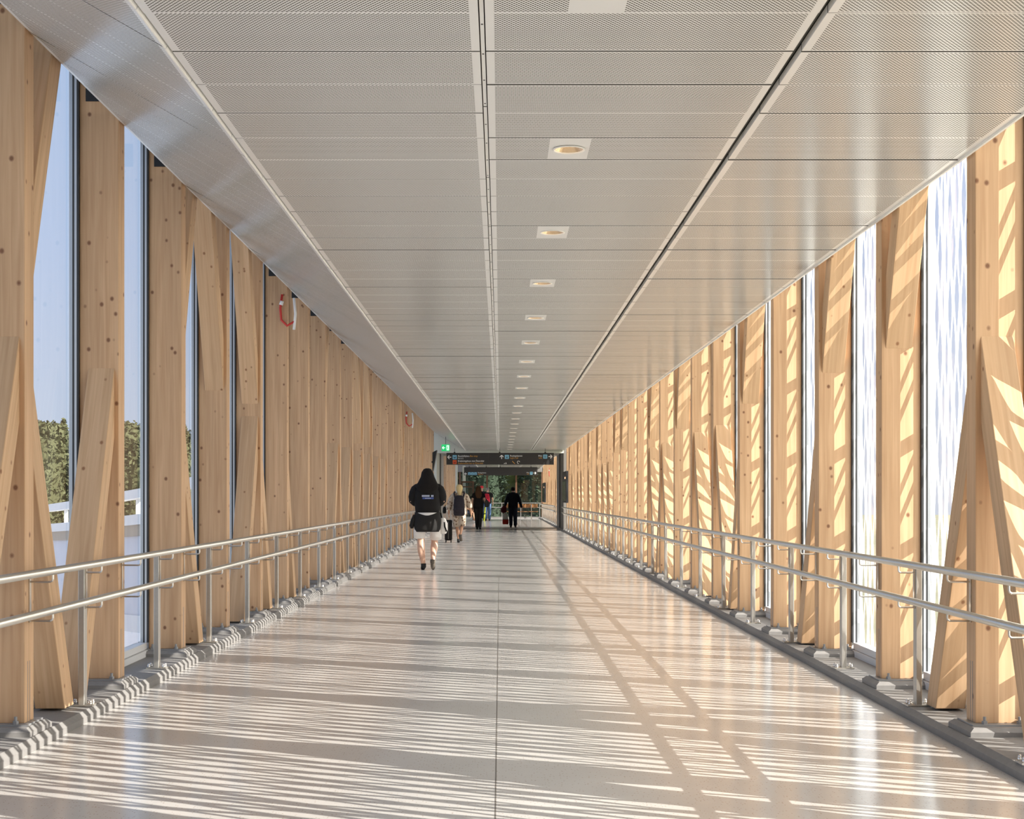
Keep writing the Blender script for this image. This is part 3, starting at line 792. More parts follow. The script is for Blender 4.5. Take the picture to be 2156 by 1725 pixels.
# paint scribbles on the nearer sign
m = MB(); m.tube([(sX(1094.5), -0.062, sZ(973.2)), (sX(1093), -0.062, sZ(971.3)), (sX(1090), -0.062, sZ(971.2)), (sX(1088.8), -0.062, sZ(973.6)), (sX(1090), -0.062, sZ(976)), (sX(1092), -0.062, sZ(976.6))], 0.010, 6)
m.tube([(sX(1061), -0.062, sZ(977.5)), (sX(1062.5), -0.062, sZ(975.5)), (sX(1064), -0.062, sZ(977.5)), (sX(1065.2), -0.062, sZ(974.2)), (sX(1066.8), -0.062, sZ(977.3))], 0.009, 6)
m.build('scribble', M_WHITE, s1)
m = MB(); m.tube([(sX(1078.5), -0.062, sZ(971.6)), (sX(1080.5), -0.062, sZ(973.2)), (sX(1082), -0.062, sZ(975)), (sX(1084), -0.062, sZ(976.8))], 0.012, 6); m.build('scribble', M_ORANGE, s1)
sign(76.0, (977 - VPX) * 76 / FPX, (1131.5 - VPX) * 76 / FPX, 2.375, 2.795, 'farther of two hanging black direction signs, with three small blue squares', [
    ('arrow', 980.6, 998.0, 2.6, PI), ('icon', 988.4, 997.6, 2.8, 'bus', M_BLUE, M_NAVY), ('icon', 994.8, 997.6, 2.8, 'train', M_BLUE, M_NAVY), ('icon', 1001.3, 997.6, 2.8, 'bus', M_BLUE, M_NAVY),
    ('t', 'Roslagsbanan', 1006.0, 1023.2, 996.9, 2.4, M_WHITE), ('t', 'Light rail', 1006.0, 1016.8, 999.9, 2.1, M_ORANGE),
    ('t', 'Hiss', 1108.5, 1113.6, 996.4, 2.3, M_WHITE), ('t', 'Lift', 1109.3, 1113.6, 999.2, 2.0, M_ORANGE), ('icon', 1118.6, 996.6, 2.9, 'lift', M_BLUE, M_NAVY), ('arrow', 1126.0, 996.3, 2.7, 0.0)],
    (988, 1024, 1053, 1118), 1036)
ex = empty('exit_sign', (-1.85, 50.0, 2.81)); tag(ex, 'small glowing green emergency exit sign hung under the sloping ceiling', 'exit sign')
m = MB(); m.box(-0.14, 0.14, -0.02, 0.02, 0, 0.23); m.build('lightbox', M_GREEN, ex)
arrow_mb(-0.065, 0.115, 0.05, PI, -0.02).build('arrow', M_EXITW, ex)
m = MB(); m.box(0.03, 0.115, -0.022, -0.02, 0.03, 0.20); dp = m.build('doorway', M_EXITW, ex)
m = MB(); m.ball((0.075, -0.023, 0.165), (0.014, 0.003, 0.014), 8, 5); m.tube([(0.072, -0.023, 0.15), (0.066, -0.023, 0.10)], 0.011, 6); m.tube([(0.066, -0.023, 0.10), (0.05, -0.023, 0.07), (0.04, -0.023, 0.045)], 0.008, 6); m.tube([(0.066, -0.023, 0.10), (0.085, -0.023, 0.075), (0.09, -0.023, 0.04)], 0.008, 6); m.tube([(0.07, -0.023, 0.14), (0.05, -0.023, 0.115)], 0.006, 6)
m.build('running_figure', M_GREEN, dp)
m = MB(); m.tube([(0, 0, 0.23), (0, 0, 0.49)], 0.007, 8); m.build('hanger', M_BLACKSTEEL, ex)

# ------------------------------------------------------------------ information boards, tilted screen, hanging tapes
def board(Y0b, Y1b, z0, z1, label):
    r = empty('information_board', (2.31, (Y0b + Y1b) / 2, z0)); tag(r, label, 'information board', 'dark wall boards')
    h = (Y1b - Y0b) / 2
    m = MB(); m.box(-0.03, 0.05, -h, h, 0, z1 - z0); m.build('housing', M_BLACKSTEEL, r, bevel=0.01)
    m = MB(); m.box(-0.034, -0.03, -h + 0.06, h - 0.06, 0.06, z1 - z0 - 0.35); m.build('glass_front', plain('board_glass', (0.05, 0.06, 0.055), 0.15), r)
    m = MB(); m.box(-0.036, -0.03, -h + 0.3, -h + 0.5, z1 - z0 - 0.27, z1 - z0 - 0.20); m.box(-0.036, -0.03, -h + 0.8, -h + 1.0, z1 - z0 - 0.27, z1 - z0 - 0.20)
    m.build('indicator_lamp', plain('amber', (0.8, 0.5, 0.3), 0.4, emit=(1.0, 0.6, 0.35), estr=1.0), r)
board(51.0, 54.0, 1.05, 2.16, 'dark upright information board on the wall just before the grey portal')
board(76.0, 80.0, 0.98, 2.0, 'smaller dark information board on the wall past the grey portal')
ts = empty('wedge_speaker', (-2.36, 51.4, 2.15)); tag(ts, 'narrow black wedge-shaped unit tilted off the clear glass wall', 'speaker')
m = MB(); m.poly([(0, -0.1, 0.0), (0.02, -0.1, 0.0), (0.155, -0.1, 0.74), (0, -0.1, 0.66), (0, 0.5, 0.0), (0.02, 0.5, 0.0), (0.155, 0.5, 0.74), (0, 0.5, 0.66)], [(0, 1, 2, 3), (7, 6, 5, 4), (0, 4, 5, 1), (1, 5, 6, 2), (2, 6, 7, 3), (3, 7, 4, 0)])
m.build('housing', M_BLACKSTEEL, ts)
m = MB(); m.box(-0.10, 0.0, 0.15, 0.25, 0.3, 0.36); m.build('wall_bracket', M_BLACKSTEEL, ts)
M_TAPE_R = plain('red_tape', (0.60, 0.04, 0.03), 0.5); M_TAPE_W = plain('white_tape', (0.85, 0.83, 0.80), 0.5)
def tape(x, y, z, label, big=1.0):
    r = empty('hanging_cable', (x, y, z)); tag(r, label, 'cable', 'loose red and white cables')
    m = MB(); m.tube([(0, 0, 0.02), (-0.02 * big, 0, -0.12 * big), (-0.01 * big, 0, -0.24 * big), (0.05 * big, 0, -0.30 * big), (0.12 * big, 0, -0.26 * big)], 0.012 * big, 8); m.build('red_flex', M_TAPE_R, r, smooth=True)
    m = MB(); m.tube([(0.0, -0.005, -0.05 * big), (-0.012 * big, -0.005, -0.09 * big)], 0.02 * big, 8); m.tube([(0.12 * big, 0, -0.02), (0.135 * big, 0, -0.18 * big), (0.12 * big, 0, -0.34 * big)], 0.014 * big, 8); m.build('white_sleeve', M_TAPE_W, r, smooth=True)
yk = ynear(5) - 0.03
tape(-2.44, yk, 3.50, 'red and white cable loop hanging at the sixth column of the clear glass wall', 1.1)
tape(-2.43, ynear(17) - 0.03, 3.46, 'small red and white cable hanging far along the clear glass wall', 1.2)
tape(2.42, 72.0, 2.66, 'red and white cable hanging past the grey portal, patterned glass side', 1.6)

# ------------------------------------------------------------------ bench in the far hall
def bench(loc, L, label, rz=0.0):
    r = empty('bench', loc, rz); tag(r, label, 'bench')
    m = MB(); m.box(-L / 2, L / 2, -0.24, 0.20, 0.42, 0.46); m.build('seat', M_BENCHW, r, bevel=0.01)
    m = MB(); m.box(-L / 2, L / 2, 0.22, 0.26, 0.66, 0.86); m.build('backrest', M_BENCHW, r, bevel=0.01)
    for x in (-L / 2 + 0.35, L / 2 - 0.35):
        m = MB(); m.box(x - 0.025, x + 0.025, -0.05, 0.0, 0.0, 0.42); m.box(x - 0.03, x + 0.03, -0.24, 0.24, 0.0, 0.02); m.box(x - 0.025, x + 0.025, -0.22, 0.22, 0.40, 0.42); m.box(x - 0.025, x + 0.025, 0.19, 0.22, 0.42, 0.84); m.build('leg', M_POST, r)
bench((1.22, 82.0, 0), 1.75, 'brown slatted wooden bench in front of the far end window')
bench((-1.95, 71.0, 0), 1.6, 'wooden bench along the wall under the seated person', PI / 2 * -1)
er = empty('guard_rail', (0.0, 85.6, 0)); tag(er, 'thin grey guard rail across the end window', 'railing')
m = MB(); m.tube([(-1.4, 0, 0.9), (2.4, 0, 0.9)], 0.02, 8); m.build('upper_rail', M_GREYFRAME, er)
m = MB(); m.tube([(-1.4, 0, 0.65), (2.4, 0, 0.65)], 0.02, 8); m.build('lower_rail', M_GREYFRAME, er)
for x in (-1.3, 0.1, 1.2, 2.3):
    m = MB(); m.box(x - 0.02, x + 0.02, -0.02, 0.02, 0, 0.9); m.build('post', M_GREYFRAME, er)

# ------------------------------------------------------------------ people
M_SKIN = plain('skin', (0.62, 0.38, 0.27), 0.5, noise=0.06, nscale=12)
M_SKIN2 = plain('skin_tanned', (0.55, 0.30, 0.18), 0.5, noise=0.06, nscale=12)
M_EYE = plain('eye', (0.05, 0.04, 0.03), 0.2); M_LIP = plain('lips', (0.50, 0.20, 0.17), 0.5)
def cloth(name, c, n=0.12, s=25): return plain(name, c, 0.85, spec=0.2, noise=n, nscale=s)
M_BLACKC = cloth('black_cloth', (0.014, 0.013, 0.013)); M_BLACKT = cloth('black_trousers', (0.022, 0.021, 0.020)); M_NAVYC = cloth('navy_cloth', (0.013, 0.015, 0.024)); M_JEANS = cloth('dark_jeans', (0.022, 0.03, 0.05))
M_WHITEC = cloth('white_cloth', (0.80, 0.78, 0.75), 0.04); M_BLUEJ = cloth('blue_jeans', (0.08, 0.14, 0.26)); M_REDC = cloth('red_cloth', (0.42, 0.02, 0.04)); M_GREYC = cloth('grey_bag_cloth', (0.06, 0.06, 0.06))
M_YELLOW = cloth('yellow_green', (0.50, 0.55, 0.05)); M_SHOE = cloth('dark_shoe', (0.03, 0.03, 0.03)); M_SHOEG = cloth('grey_shoe', (0.13, 0.11, 0.09)); M_PACK = cloth('backpack_cloth', (0.028, 0.024, 0.030), 0.2)
M_HAIRB = cloth('black_hair', (0.012, 0.010, 0.009), 0.3, 60); M_HAIRL = cloth('blond_hair', (0.58, 0.44, 0.22), 0.25, 60); M_HAIRR = cloth('brown_hair', (0.09, 0.045, 0.022), 0.3, 60); M_HAIRG = cloth('grey_hair', (0.22, 0.20, 0.18), 0.3, 60)
def patterned():
    m, n, l, b = new_mat('beige_print')
    tc = n.new('ShaderNodeTexCoord'); v = n.new('ShaderNodeTexVoronoi'); v.inputs['Scale'].default_value = 13; l.new(tc.outputs['Object'], v.inputs['Vector'])
    r_ = n.new('ShaderNodeValToRGB'); r_.color_ramp.elements[0].position = 0.25; r_.color_ramp.elements[0].color = (0.20, 0.12, 0.08, 1); r_.color_ramp.elements[1].position = 0.45; r_.color_ramp.elements[1].color = (0.52, 0.43, 0.33, 1)
    l.new(v.outputs['Distance'], r_.inputs[0]); l.new(r_.outputs[0], b.inputs['Base Color']); b.inputs['Roughness'].default_value = 0.9
    return m
M_PRINT = patterned()

def body_mesh(root, J, skin, hands=True):
    """one continuous skinned body from a joint graph; J maps name -> (position, (rx, ry)); limbs listed by name"""
    V, E, Rr = [], [], []
    idx = {}
    def add(nm, p, r, par):
        idx[nm] = len(V); V.append(p); Rr.append(r if isinstance(r, tuple) else (r, r))
        if par is not None: E.append((idx[par], idx[nm]))
    add('pelvis', *J['pelvis'], None)
    for a, b in (('spine', 'pelvis'), ('chest', 'spine'), ('neckb', 'chest'), ('neck', 'neckb'), ('jaw', 'neck'), ('head', 'jaw'), ('crown', 'head')): add(a, *J[a], b)
    for s_ in 'LR':
        add('hip' + s_, *J['hip' + s_], 'pelvis'); add('thigh' + s_, *J['thigh' + s_], 'hip' + s_); add('knee' + s_, *J['knee' + s_], 'thigh' + s_); add('calf' + s_, *J['calf' + s_], 'knee' + s_); add('ankle' + s_, *J['ankle' + s_], 'calf' + s_); add('toe' + s_, *J['toe' + s_], 'ankle' + s_)
        add('sho' + s_, *J['sho' + s_], 'chest'); add('elb' + s_, *J['elb' + s_], 'sho' + s_); add('wri' + s_, *J['wri' + s_], 'elb' + s_)
        if hands:
            w_ = Vector(J['wri' + s_][0]); d = (w_ - Vector(J['elb' + s_][0])).normalized()
            side = d.cross(Vector((1 if s_ == 'R' else -1, 0, 0))); side = side.normalized() if side.length > 0.1 else Vector((0, 1, 0))
            nrm = d.cross(side).normalized()
            add('palm' + s_, tuple(w_ + d * 0.055), (0.018, 0.032), 'wri' + s_)
            curl = nrm if nrm.x * (1 if s_ == 'R' else -1) < 0 else -nrm
            for i, (of, ln) in enumerate(((-0.030, 0.070), (-0.010, 0.080), (0.010, 0.074), (0.029, 0.058))):
                a = w_ + d * 0.095 + side * of
                add('kn%s%d' % (s_, i), tuple(a), 0.0095, 'palm' + s_)
                add('fm%s%d' % (s_, i), tuple(a + d * ln * 0.5 + curl * 0.012), 0.0085, 'kn%s%d' % (s_, i))
                add('ft%s%d' % (s_, i), tuple(a + d * ln * 0.85 + curl * 0.036), 0.007, 'fm%s%d' % (s_, i))
            a = w_ + d * 0.045 - side * 0.038
            add('tk' + s_, tuple(a), 0.010, 'palm' + s_); add('tt' + s_, tuple(a + d * 0.048 - side * 0.018 + curl * 0.014), 0.008, 'tk' + s_)
    me = bpy.data.meshes.new('body'); me.from_pydata(V, E, [])
    o = bpy.data.objects.new('body', me); COL.objects.link(o); o.parent = root
    md = o.modifiers.new('skin', 'SKIN')
    me.skin_vertices[0].data[0].use_root = True
    for i, r in enumerate(Rr): me.skin_vertices[0].data[i].radius = r
    sb = o.modifiers.new('sub', 'SUBSURF'); sb.levels = 2; sb.render_levels = 2
    md.use_smooth_shade = True
    me.materials.append(skin)
    return o
def base_joints(h, lean=0.0, wide=1.0):
    k = h / 1.75
    J = {'pelvis': ((0, 0, 0.95), (0.13 * wide, 0.10)), 'spine': ((0, lean * 0.1, 1.12), (0.115 * wide, 0.085)), 'chest': ((0, lean * 0.3, 1.32), (0.135 * wide, 0.09)), 'neckb': ((0, lean * 0.42, 1.46), (0.065, 0.06)),
         'neck': ((0, lean * 0.5, 1.53), (0.052, 0.052)), 'jaw': ((0, lean * 0.55 + 0.015, 1.585), (0.066, 0.072)), 'head': ((0, lean * 0.6 + 0.01, 1.66), (0.075, 0.092)), 'crown': ((0, lean * 0.6, 1.72), (0.055, 0.065))}
    for s_, g_ in (('L', -1), ('R', 1)):
        J['hip' + s_] = ((g_ * 0.09 * wide, 0, 0.90), (0.088 * wide, 0.085)); J['thigh' + s_] = ((g_ * 0.095 * wide, 0.0, 0.72), (0.078 * wide, 0.078)); J['knee' + s_] = ((g_ * 0.095, 0.0, 0.49), (0.056, 0.056)); J['calf' + s_] = ((g_ * 0.095, -0.012, 0.36), (0.056, 0.058)); J['ankle' + s_] = ((g_ * 0.09, 0.0, 0.09), (0.036, 0.036)); J['toe' + s_] = ((g_ * 0.10, 0.13, 0.035), (0.036, 0.026))
        J['sho' + s_] = ((g_ * 0.185 * wide, lean * 0.38, 1.415), (0.056, 0.056)); J['elb' + s_] = ((g_ * 0.25 * wide, lean * 0.2, 1.14), (0.041, 0.041)); J['wri' + s_] = ((g_ * 0.26 * wide, 0.05, 0.90), (0.029, 0.029))
    return J, k
def scaleJ(J, k):
    for s_ in 'LR':
        h_, n_, a_ = (Vector(J[x + s_][0]) for x in ('hip', 'knee', 'ankle'))
        if J['calf' + s_][0][2] == 0.36: J['calf' + s_] = (tuple(n_.lerp(a_, 0.32) + Vector((0, -0.012, 0))), J['calf' + s_][1])
        J['thigh' + s_] = (tuple(h_.lerp(n_, 0.45)), J['thigh' + s_][1])
    return {n_: (tuple(c * k for c in p), tuple(c * k for c in r)) for n_, (p, r) in J.items()}
def limb(name, J, names, rad, mat, root, ext=None):
    pts = [Vector(J[n_][0]) for n_ in names]
    if names[0][:3] == 'sho':
        a = pts[0]; pts.insert(0, Vector((a.x * 0.42, a.y, a.z + 0.03))); rad = (rad[0] * 0.62,) + tuple(rad)
    if ext is not None: pts[-1] = pts[-2].lerp(pts[-1], ext)
    # round the bend with extra points
    P_, R_ = [pts[0]], [rad[0]]
    for i in range(1, len(pts)):
        for t in (0.33, 0.66, 1.0):
            P_.append(pts[i - 1].lerp(pts[i], t)); R_.append(rad[i - 1] * (1 - t) + rad[i] * t)
    for _ in range(3):
        P_ = [P_[0]] + [(P_[i - 1] + P_[i] * 2 + P_[i + 1]) / 4 for i in range(1, len(P_) - 1)] + [P_[-1]]
    m = MB(); m.tube(P_, R_, 14); return m.build(name, mat, root, smooth=True)
def shoes(J, root, mats, lift=None):
    for i, s_ in enumerate('LR'):
        a = Vector(J['ankle' + s_][0]); t = Vector(J['toe' + s_][0]); d = (t - a)
        m = MB(); fwd = Vector((d.x, d.y, 0)).normalized() if Vector((d.x, d.y)).length > 0.03 else Vector((0, 1, 0))
        lowlift = min(a.z - 0.09, t.z - 0.035)
        pts, rr = [], []
        n_ = 7
        dirv = d.normalized(); heel = a - dirv * 0.055 - Vector((0, 0, 0.045)); toe = t + dirv * 0.045
        heel.z = max(heel.z, 0.034)
        for q in range(n_):
            u = q / (n_ - 1); pts.append(heel.lerp(toe, u)); rr.append((0.024, 0.036, 0.042, 0.042, 0.043, 0.038, 0.020)[q] * 0.95)
        m.tube(pts, rr, 12); m.tube([a + Vector((0, 0, 0.02)), a - Vector((0, 0, 0.03)), a.lerp(t, 0.35)], [0.044, 0.046, 0.040], 12)
        m.build('shoe', mats[i] if isinstance(mats, (list, tuple)) else mats, root, smooth=True)
def face(J, root):
    h = Vector(J['head'][0]); j = Vector(J['jaw'][0])
    for g_ in (-1, 1):
        m = MB(); m.ball((h.x + g_ * 0.031, h.y + 0.088, h.z - 0.012), (0.013, 0.008, 0.009), 8, 6); m.build('eye', M_EYE, root, smooth=True)
        m = MB(); m.ball((h.x + g_ * 0.079, h.y - 0.005, h.z - 0.025), (0.010, 0.020, 0.030), 8, 6); m.build('ear', M_SKIN, root, smooth=True)
    m = MB(); m.ball((h.x, h.y + 0.098, h.z - 0.040), (0.013, 0.018, 0.022), 8, 6); m.build('nose', M_SKIN, root, smooth=True)
    m = MB(); m.ball((j.x, j.y + 0.072, j.z - 0.005), (0.024, 0.008, 0.008), 8, 6); m.build('mouth', M_LIP, root, smooth=True)
def person(label, loc, rz=0.0):
    r = empty('person', loc, rz); return tag(r, label, 'person', kind='thing')

# 1. woman in black hoodie, white shorts, dark jacket tied round the waist
w1 = person('person with long black hair, black hoodie and white shorts, walking away', (-1.25, 25.3, 0))
J, k = base_joints(1.74, 0.10, 1.12)
J['kneeL'] = ((-0.115, 0.03, 0.49), (0.064, 0.064)); J['calfL'] = ((-0.112, 0.0, 0.37), (0.074, 0.074)); J['ankleL'] = ((-0.065, -0.02, 0.09), (0.040, 0.040)); J['toeL'] = ((-0.085, 0.11, 0.035), (0.036, 0.026))
J['kneeR'] = ((0.12, 0.10, 0.50), (0.062, 0.062)); J['calfR'] = ((0.115, 0.03, 0.38), (0.070, 0.070)); J['ankleR'] = ((0.10, -0.14, 0.165), (0.038, 0.038)); J['toeR'] = ((0.10, -0.06, 0.050), (0.036, 0.026))
for s_, g_ in (('L', -1), ('R', 1)):
    J['elb' + s_] = ((g_ * 0.275, 0.0, 1.17), (0.046, 0.046)); J['wri' + s_] = ((g_ * 0.12, 0.24, 1.14), (0.030, 0.030))
J = scaleJ(J, k); body_mesh(w1, J, M_SKIN); face(J, w1)
m = MB(); m.loft([(0, 0.02, 1.52, 0.075, 0.075), (0, 0.01, 1.47, 0.13, 0.10), (0, 0.0, 1.42, 0.20, 0.125), (0, -0.01, 1.32, 0.225, 0.15), (0, -0.01, 1.18, 0.222, 0.155), (0, -0.005, 1.06, 0.215, 0.15), (0, 0, 0.985, 0.205, 0.145), (0, 0, 0.98, 0.19, 0.13)], 22)
hood = m.build('hoodie', M_BLACKC, w1, smooth=True)
for s_ in 'LR': limb('sleeve', J, ['sho' + s_, 'elb' + s_, 'wri' + s_], (0.095, 0.085, 0.052), M_BLACKC, w1)
m = MB(); m.box(-0.075, 0.115, -0.171, -0.166, 1.215, 1.245); m.build('back_print', plain('print_blue', (0.05, 0.09, 0.30), 0.7), hood)
m = MB()
for q in range(9):
    if q == 6: continue
    x = -0.085 + q * 0.0225; m.box(x, x + 0.017, -0.172, -0.167, 1.255, 1.285)
    if q < 7: m.box(-0.03 + q * 0.017, -0.018 + q * 0.017, -0.1725, -0.1705, 1.223, 1.235)
m.build('print_lettering', plain('print_white', (0.50, 0.55, 0.68), 0.7), hood)
m = MB(); m.loft([(0, 0, 1.0, 0.20, 0.142), (0, 0, 0.93, 0.215, 0.15), (0, 0, 0.86, 0.215, 0.15)], 22); m.build('white_top', M_WHITEC, w1, smooth=True)
m = MB(); m.loft([(0, 0, 0.99, 0.216, 0.150), (0, -0.005, 0.90, 0.232, 0.165), (0, -0.012, 0.80, 0.238, 0.172), (0, -0.015, 0.70, 0.222, 0.165), (0, -0.015, 0.655, 0.20, 0.15)], 24)
m.loft([(-0.215, -0.01, 0.95, 0.03, 0.06), (-0.235, -0.01, 0.86, 0.05, 0.08), (-0.265, -0.01, 0.76, 0.045, 0.07), (-0.27, -0.01, 0.71, 0.02, 0.04)], 10)
m.v = [(x, y, z - (0.055 * max(0, 1 - (x / 0.17) ** 2) if (y < -0.02 and z > 0.93 and abs(x) < 0.17) else 0)) for x, y, z in m.v]
m.build('tied_jacket', M_BLACKT, w1, smooth=True)
for s_, g_ in (('L', -1), ('R', 1)):
    hp, kn = Vector(J['hip' + s_][0]), Vector(J['knee' + s_][0])
    m = MB(); m.tube([hp + Vector((g_ * 0.005, 0, 0.03)), hp.lerp(kn, 0.25) + Vector((g_ * 0.02, 0, 0)), hp.lerp(kn, 0.55) + Vector((g_ * 0.030, 0, 0)), hp.lerp(kn, 0.86 if g_ < 0 else 0.92) + Vector((g_ * 0.024, 0, 0))], [0.110, 0.108, 0.102, 0.098], 16); m.build('shorts_leg', M_WHITEC, w1, smooth=True)
shoes(J, w1, [M_SHOE, M_SHOEG])
m = MB(); m.loft([(0, 0.0, 1.745, 0.03, 0.03), (0, 0.0, 1.73, 0.065, 0.075), (0, -0.01, 1.68, 0.098, 0.105), (0.005, -0.03, 1.60, 0.118, 0.10), (0.005, -0.06, 1.50, 0.165, 0.09), (0.0, -0.095, 1.44, 0.20, 0.075), (0.0, -0.115, 1.38, 0.17, 0.055), (0.0, -0.13, 1.335, 0.10, 0.035), (0.0, -0.14, 1.30, 0.04, 0.02)], 20)
m.build('hair', M_HAIRB, w1, smooth=True)
bag = empty('handbag', (-0.98, 25.38, 0.62)); tag(bag, 'white bag with dark strap hanging at the hip of the black-hoodie person', 'bag')
m = MB(); m.loft([(0, 0, 0.0, 0.05, 0.07), (0.005, 0, 0.06, 0.07, 0.10), (0.0, 0, 0.18, 0.075, 0.11), (-0.01, 0, 0.27, 0.04, 0.08)], 14, power=2.6); m.build('bag_body', M_WHITEC, bag, smooth=True)
m = MB(); m.tube([(-0.02, -0.02, 0.25), (-0.045, -0.02, 0.36)], 0.012, 8); m.tube([(0.06, -0.09, 0.04), (0.03, -0.11, 0.12), (0.02, -0.10, 0.20)], 0.013, 8); m.build('strap', M_BLACKC, bag, smooth=True)

# 2. blond person with backpack and suitcase
w2 = person('blond person in beige printed shirt and shorts wearing a black backpack', (-1.12, 40.4, 0))
J, k = base_joints(1.60, 0.06, 1.05)
J['ankleL'] = ((-0.02, 0.06, 0.09), (0.037, 0.037)); J['toeL'] = ((-0.03, 0.19, 0.035), (0.036, 0.026)); J['kneeL'] = ((-0.075, 0.08, 0.49), (0.056, 0.056)); J['calfL'] = ((-0.06, 0.05, 0.36), (0.057, 0.058))
J['kneeR'] = ((0.07, 0.0, 0.50), (0.056, 0.056)); J['calfR'] = ((0.065, -0.09, 0.42), (0.056, 0.056)); J['ankleR'] = ((0.035, -0.30, 0.23), (0.036, 0.036)); J['toeR'] = ((0.06, -0.28, 0.10), (0.036, 0.026))
J['elbL'] = ((-0.30, 0.0, 1.15), (0.042, 0.042)); J['wriL'] = ((-0.315, -0.03, 0.93), (0.029, 0.029)); J['elbR'] = ((0.31, 0.02, 1.14), (0.042, 0.042)); J['wriR'] = ((0.345, 0.04, 0.92), (0.029, 0.029))
J = scaleJ(J, k); body_mesh(w2, J, M_SKIN2); face(J, w2)
q = k
m = MB(); m.loft([(0, 0.02, 1.50 * q, 0.07, 0.07), (0, 0.01, 1.45 * q, 0.16, 0.10), (0, 0, 1.38 * q, 0.205, 0.12), (0, 0, 1.15 * q, 0.20, 0.135), (0, 0, 0.95 * q, 0.21, 0.14), (0, 0, 0.84 * q, 0.215, 0.145)], 20); m.build('shirt', M_PRINT, w2, smooth=True)
for s_ in 'LR': limb('sleeve', J, ['sho' + s_, 'elb' + s_, 'wri' + s_], (0.085, 0.078, 0.068), M_PRINT, w2, ext=0.45 if s_ == 'R' else 0.8)
for s_, g_ in (('L', -1), ('R', 1)):
    hp, kn = Vector(J['hip' + s_][0]), Vector(J['knee' + s_][0])
    m = MB(); m.tube([hp + Vector((0, 0, 0.04)), hp.lerp(kn, 0.3), hp.lerp(kn, 0.7), hp.lerp(kn, 1.0)], [0.105, 0.108, 0.106, 0.10], 16); m.build('shorts_leg', M_PRINT, w2, smooth=True)
shoes(J, w2, [M_SHOE, M_SHOEG])
m = MB(); m.loft([(0, 0, 1.745 * q, 0.03, 0.03), (0, 0, 1.725 * q, 0.07, 0.078), (0, -0.01, 1.66 * q, 0.094, 0.105), (0, -0.025, 1.58 * q, 0.085, 0.09), (0.005, -0.06, 1.50 * q, 0.06, 0.05), (0.01, -0.085, 1.42 * q, 0.05, 0.035), (0.01, -0.09, 1.37 * q, 0.02, 0.02)], 18); m.build('hair', M_HAIRL, w2, smooth=True)
bp = empty('backpack', (-1.12, 40.22, 0.74)); tag(bp, 'black backpack worn on the blond person\'s back', 'backpack')
m = MB(); m.loft([(0, 0, 0.0, 0.13, 0.06), (0, -0.01, 0.05, 0.155, 0.085), (0, -0.02, 0.25, 0.155, 0.095), (0, -0.01, 0.44, 0.14, 0.08), (0, 0.02, 0.53, 0.11, 0.05), (0, 0.03, 0.56, 0.06, 0.02)], 20, power=3.2); m.build('pack_body', M_PACK, bp, smooth=True)
m = MB(); m.loft([(0, -0.09, 0.08, 0.10, 0.025), (0, -0.105, 0.16, 0.11, 0.03), (0, -0.09, 0.25, 0.10, 0.02)], 14, power=3); m.build('front_pocket', M_PACK, bp, smooth=True)
for g_ in (-1, 1):
    m = MB(); m.tube([(g_ * 0.11, 0.02, 0.48), (g_ * 0.14, 0.08, 0.62), (g_ * 0.125, 0.17, 0.655), (g_ * 0.12, 0.24, 0.60)], 0.022, 8); m.build('shoulder_strap', M_PACK, bp, smooth=True)
sc_ = empty('suitcase', (-1.42, 40.52, 0)); tag(sc_, 'black upright suitcase rolling beside the blond person', 'suitcase')
m = MB(); m.box(-0.10, 0.10, -0.13, 0.13, 0.06, 0.62); m.build('shell', M_BLACKC, sc_, bevel=0.03)
for x in (-0.07, 0.07):
    for y in (-0.10, 0.10):
        m = MB(); m.tube([(x - 0.012, y, 0.028), (x + 0.012, y, 0.028)], 0.027, 10); m.box(x - 0.008, x + 0.008, y - 0.012, y + 0.012, 0.03, 0.07); m.build('wheel', M_SHOE, sc_)
m = MB()
for x in (-0.06, 0.06): m.tube([(x, 0.10, 0.6), (x, 0.10, 0.90)], 0.008, 8)
m.tube([(-0.07, 0.10, 0.90), (0.07, 0.10, 0.90)], 0.013, 8); m.build('pull_handle', M_POST, sc_)
m = MB(); m.tube([(0, -0.131, 0.10), (0, -0.131, 0.58)], 0.004, 6); m.build('zip', M_POST, sc_)
hb = empty('handbag', (-1.53, 40.45, 0.80)); tag(hb, 'small black bag held beside the blond person', 'bag')
m = MB(); m.loft([(0, 0, 0.0, 0.035, 0.05), (0, 0, 0.04, 0.05, 0.08), (0, 0, 0.15, 0.045, 0.07), (0, 0, 0.19, 0.02, 0.04)], 12, power=2.6); m.build('bag_body', M_BLACKC, hb, smooth=True)
m = MB(); m.tube([(0, -0.03, 0.17), (0.03, -0.02, 0.235), (0.045, 0.0, 0.17)], 0.006, 8); m.build('strap', M_BLACKC, hb, smooth=True)

# 3. brown-haired person in black
w3 = person('person with long brown hair, black T-shirt and black trousers, walking away', (-0.84, 57.0, 0.006))
J, k = base_joints(1.68, 0.06, 0.95)
J['kneeL'] = ((-0.08, 0.06, 0.49), (0.056, 0.056)); J['ankleL'] = ((-0.05, 0.10, 0.09), (0.036, 0.036)); J['toeL'] = ((-0.06, 0.23, 0.035), (0.036, 0.026)); J['ankleR'] = ((0.06, -0.10, 0.10), (0.036, 0.036)); J['toeR'] = ((0.07, 0.03, 0.035), (0.036, 0.026)); J['kneeR'] = ((0.075, 0.02, 0.49), (0.056, 0.056))
J['elbL'] = ((-0.255, -0.03, 1.15), (0.042, 0.042)); J['wriL'] = ((-0.265, 0.02, 0.91), (0.029, 0.029)); J['elbR'] = ((0.26, -0.03, 1.17), (0.042, 0.042)); J['wriR'] = ((0.27, 0.12, 1.0), (0.029, 0.029))
J = scaleJ(J, k); body_mesh(w3, J, M_SKIN); face(J, w3); q = k
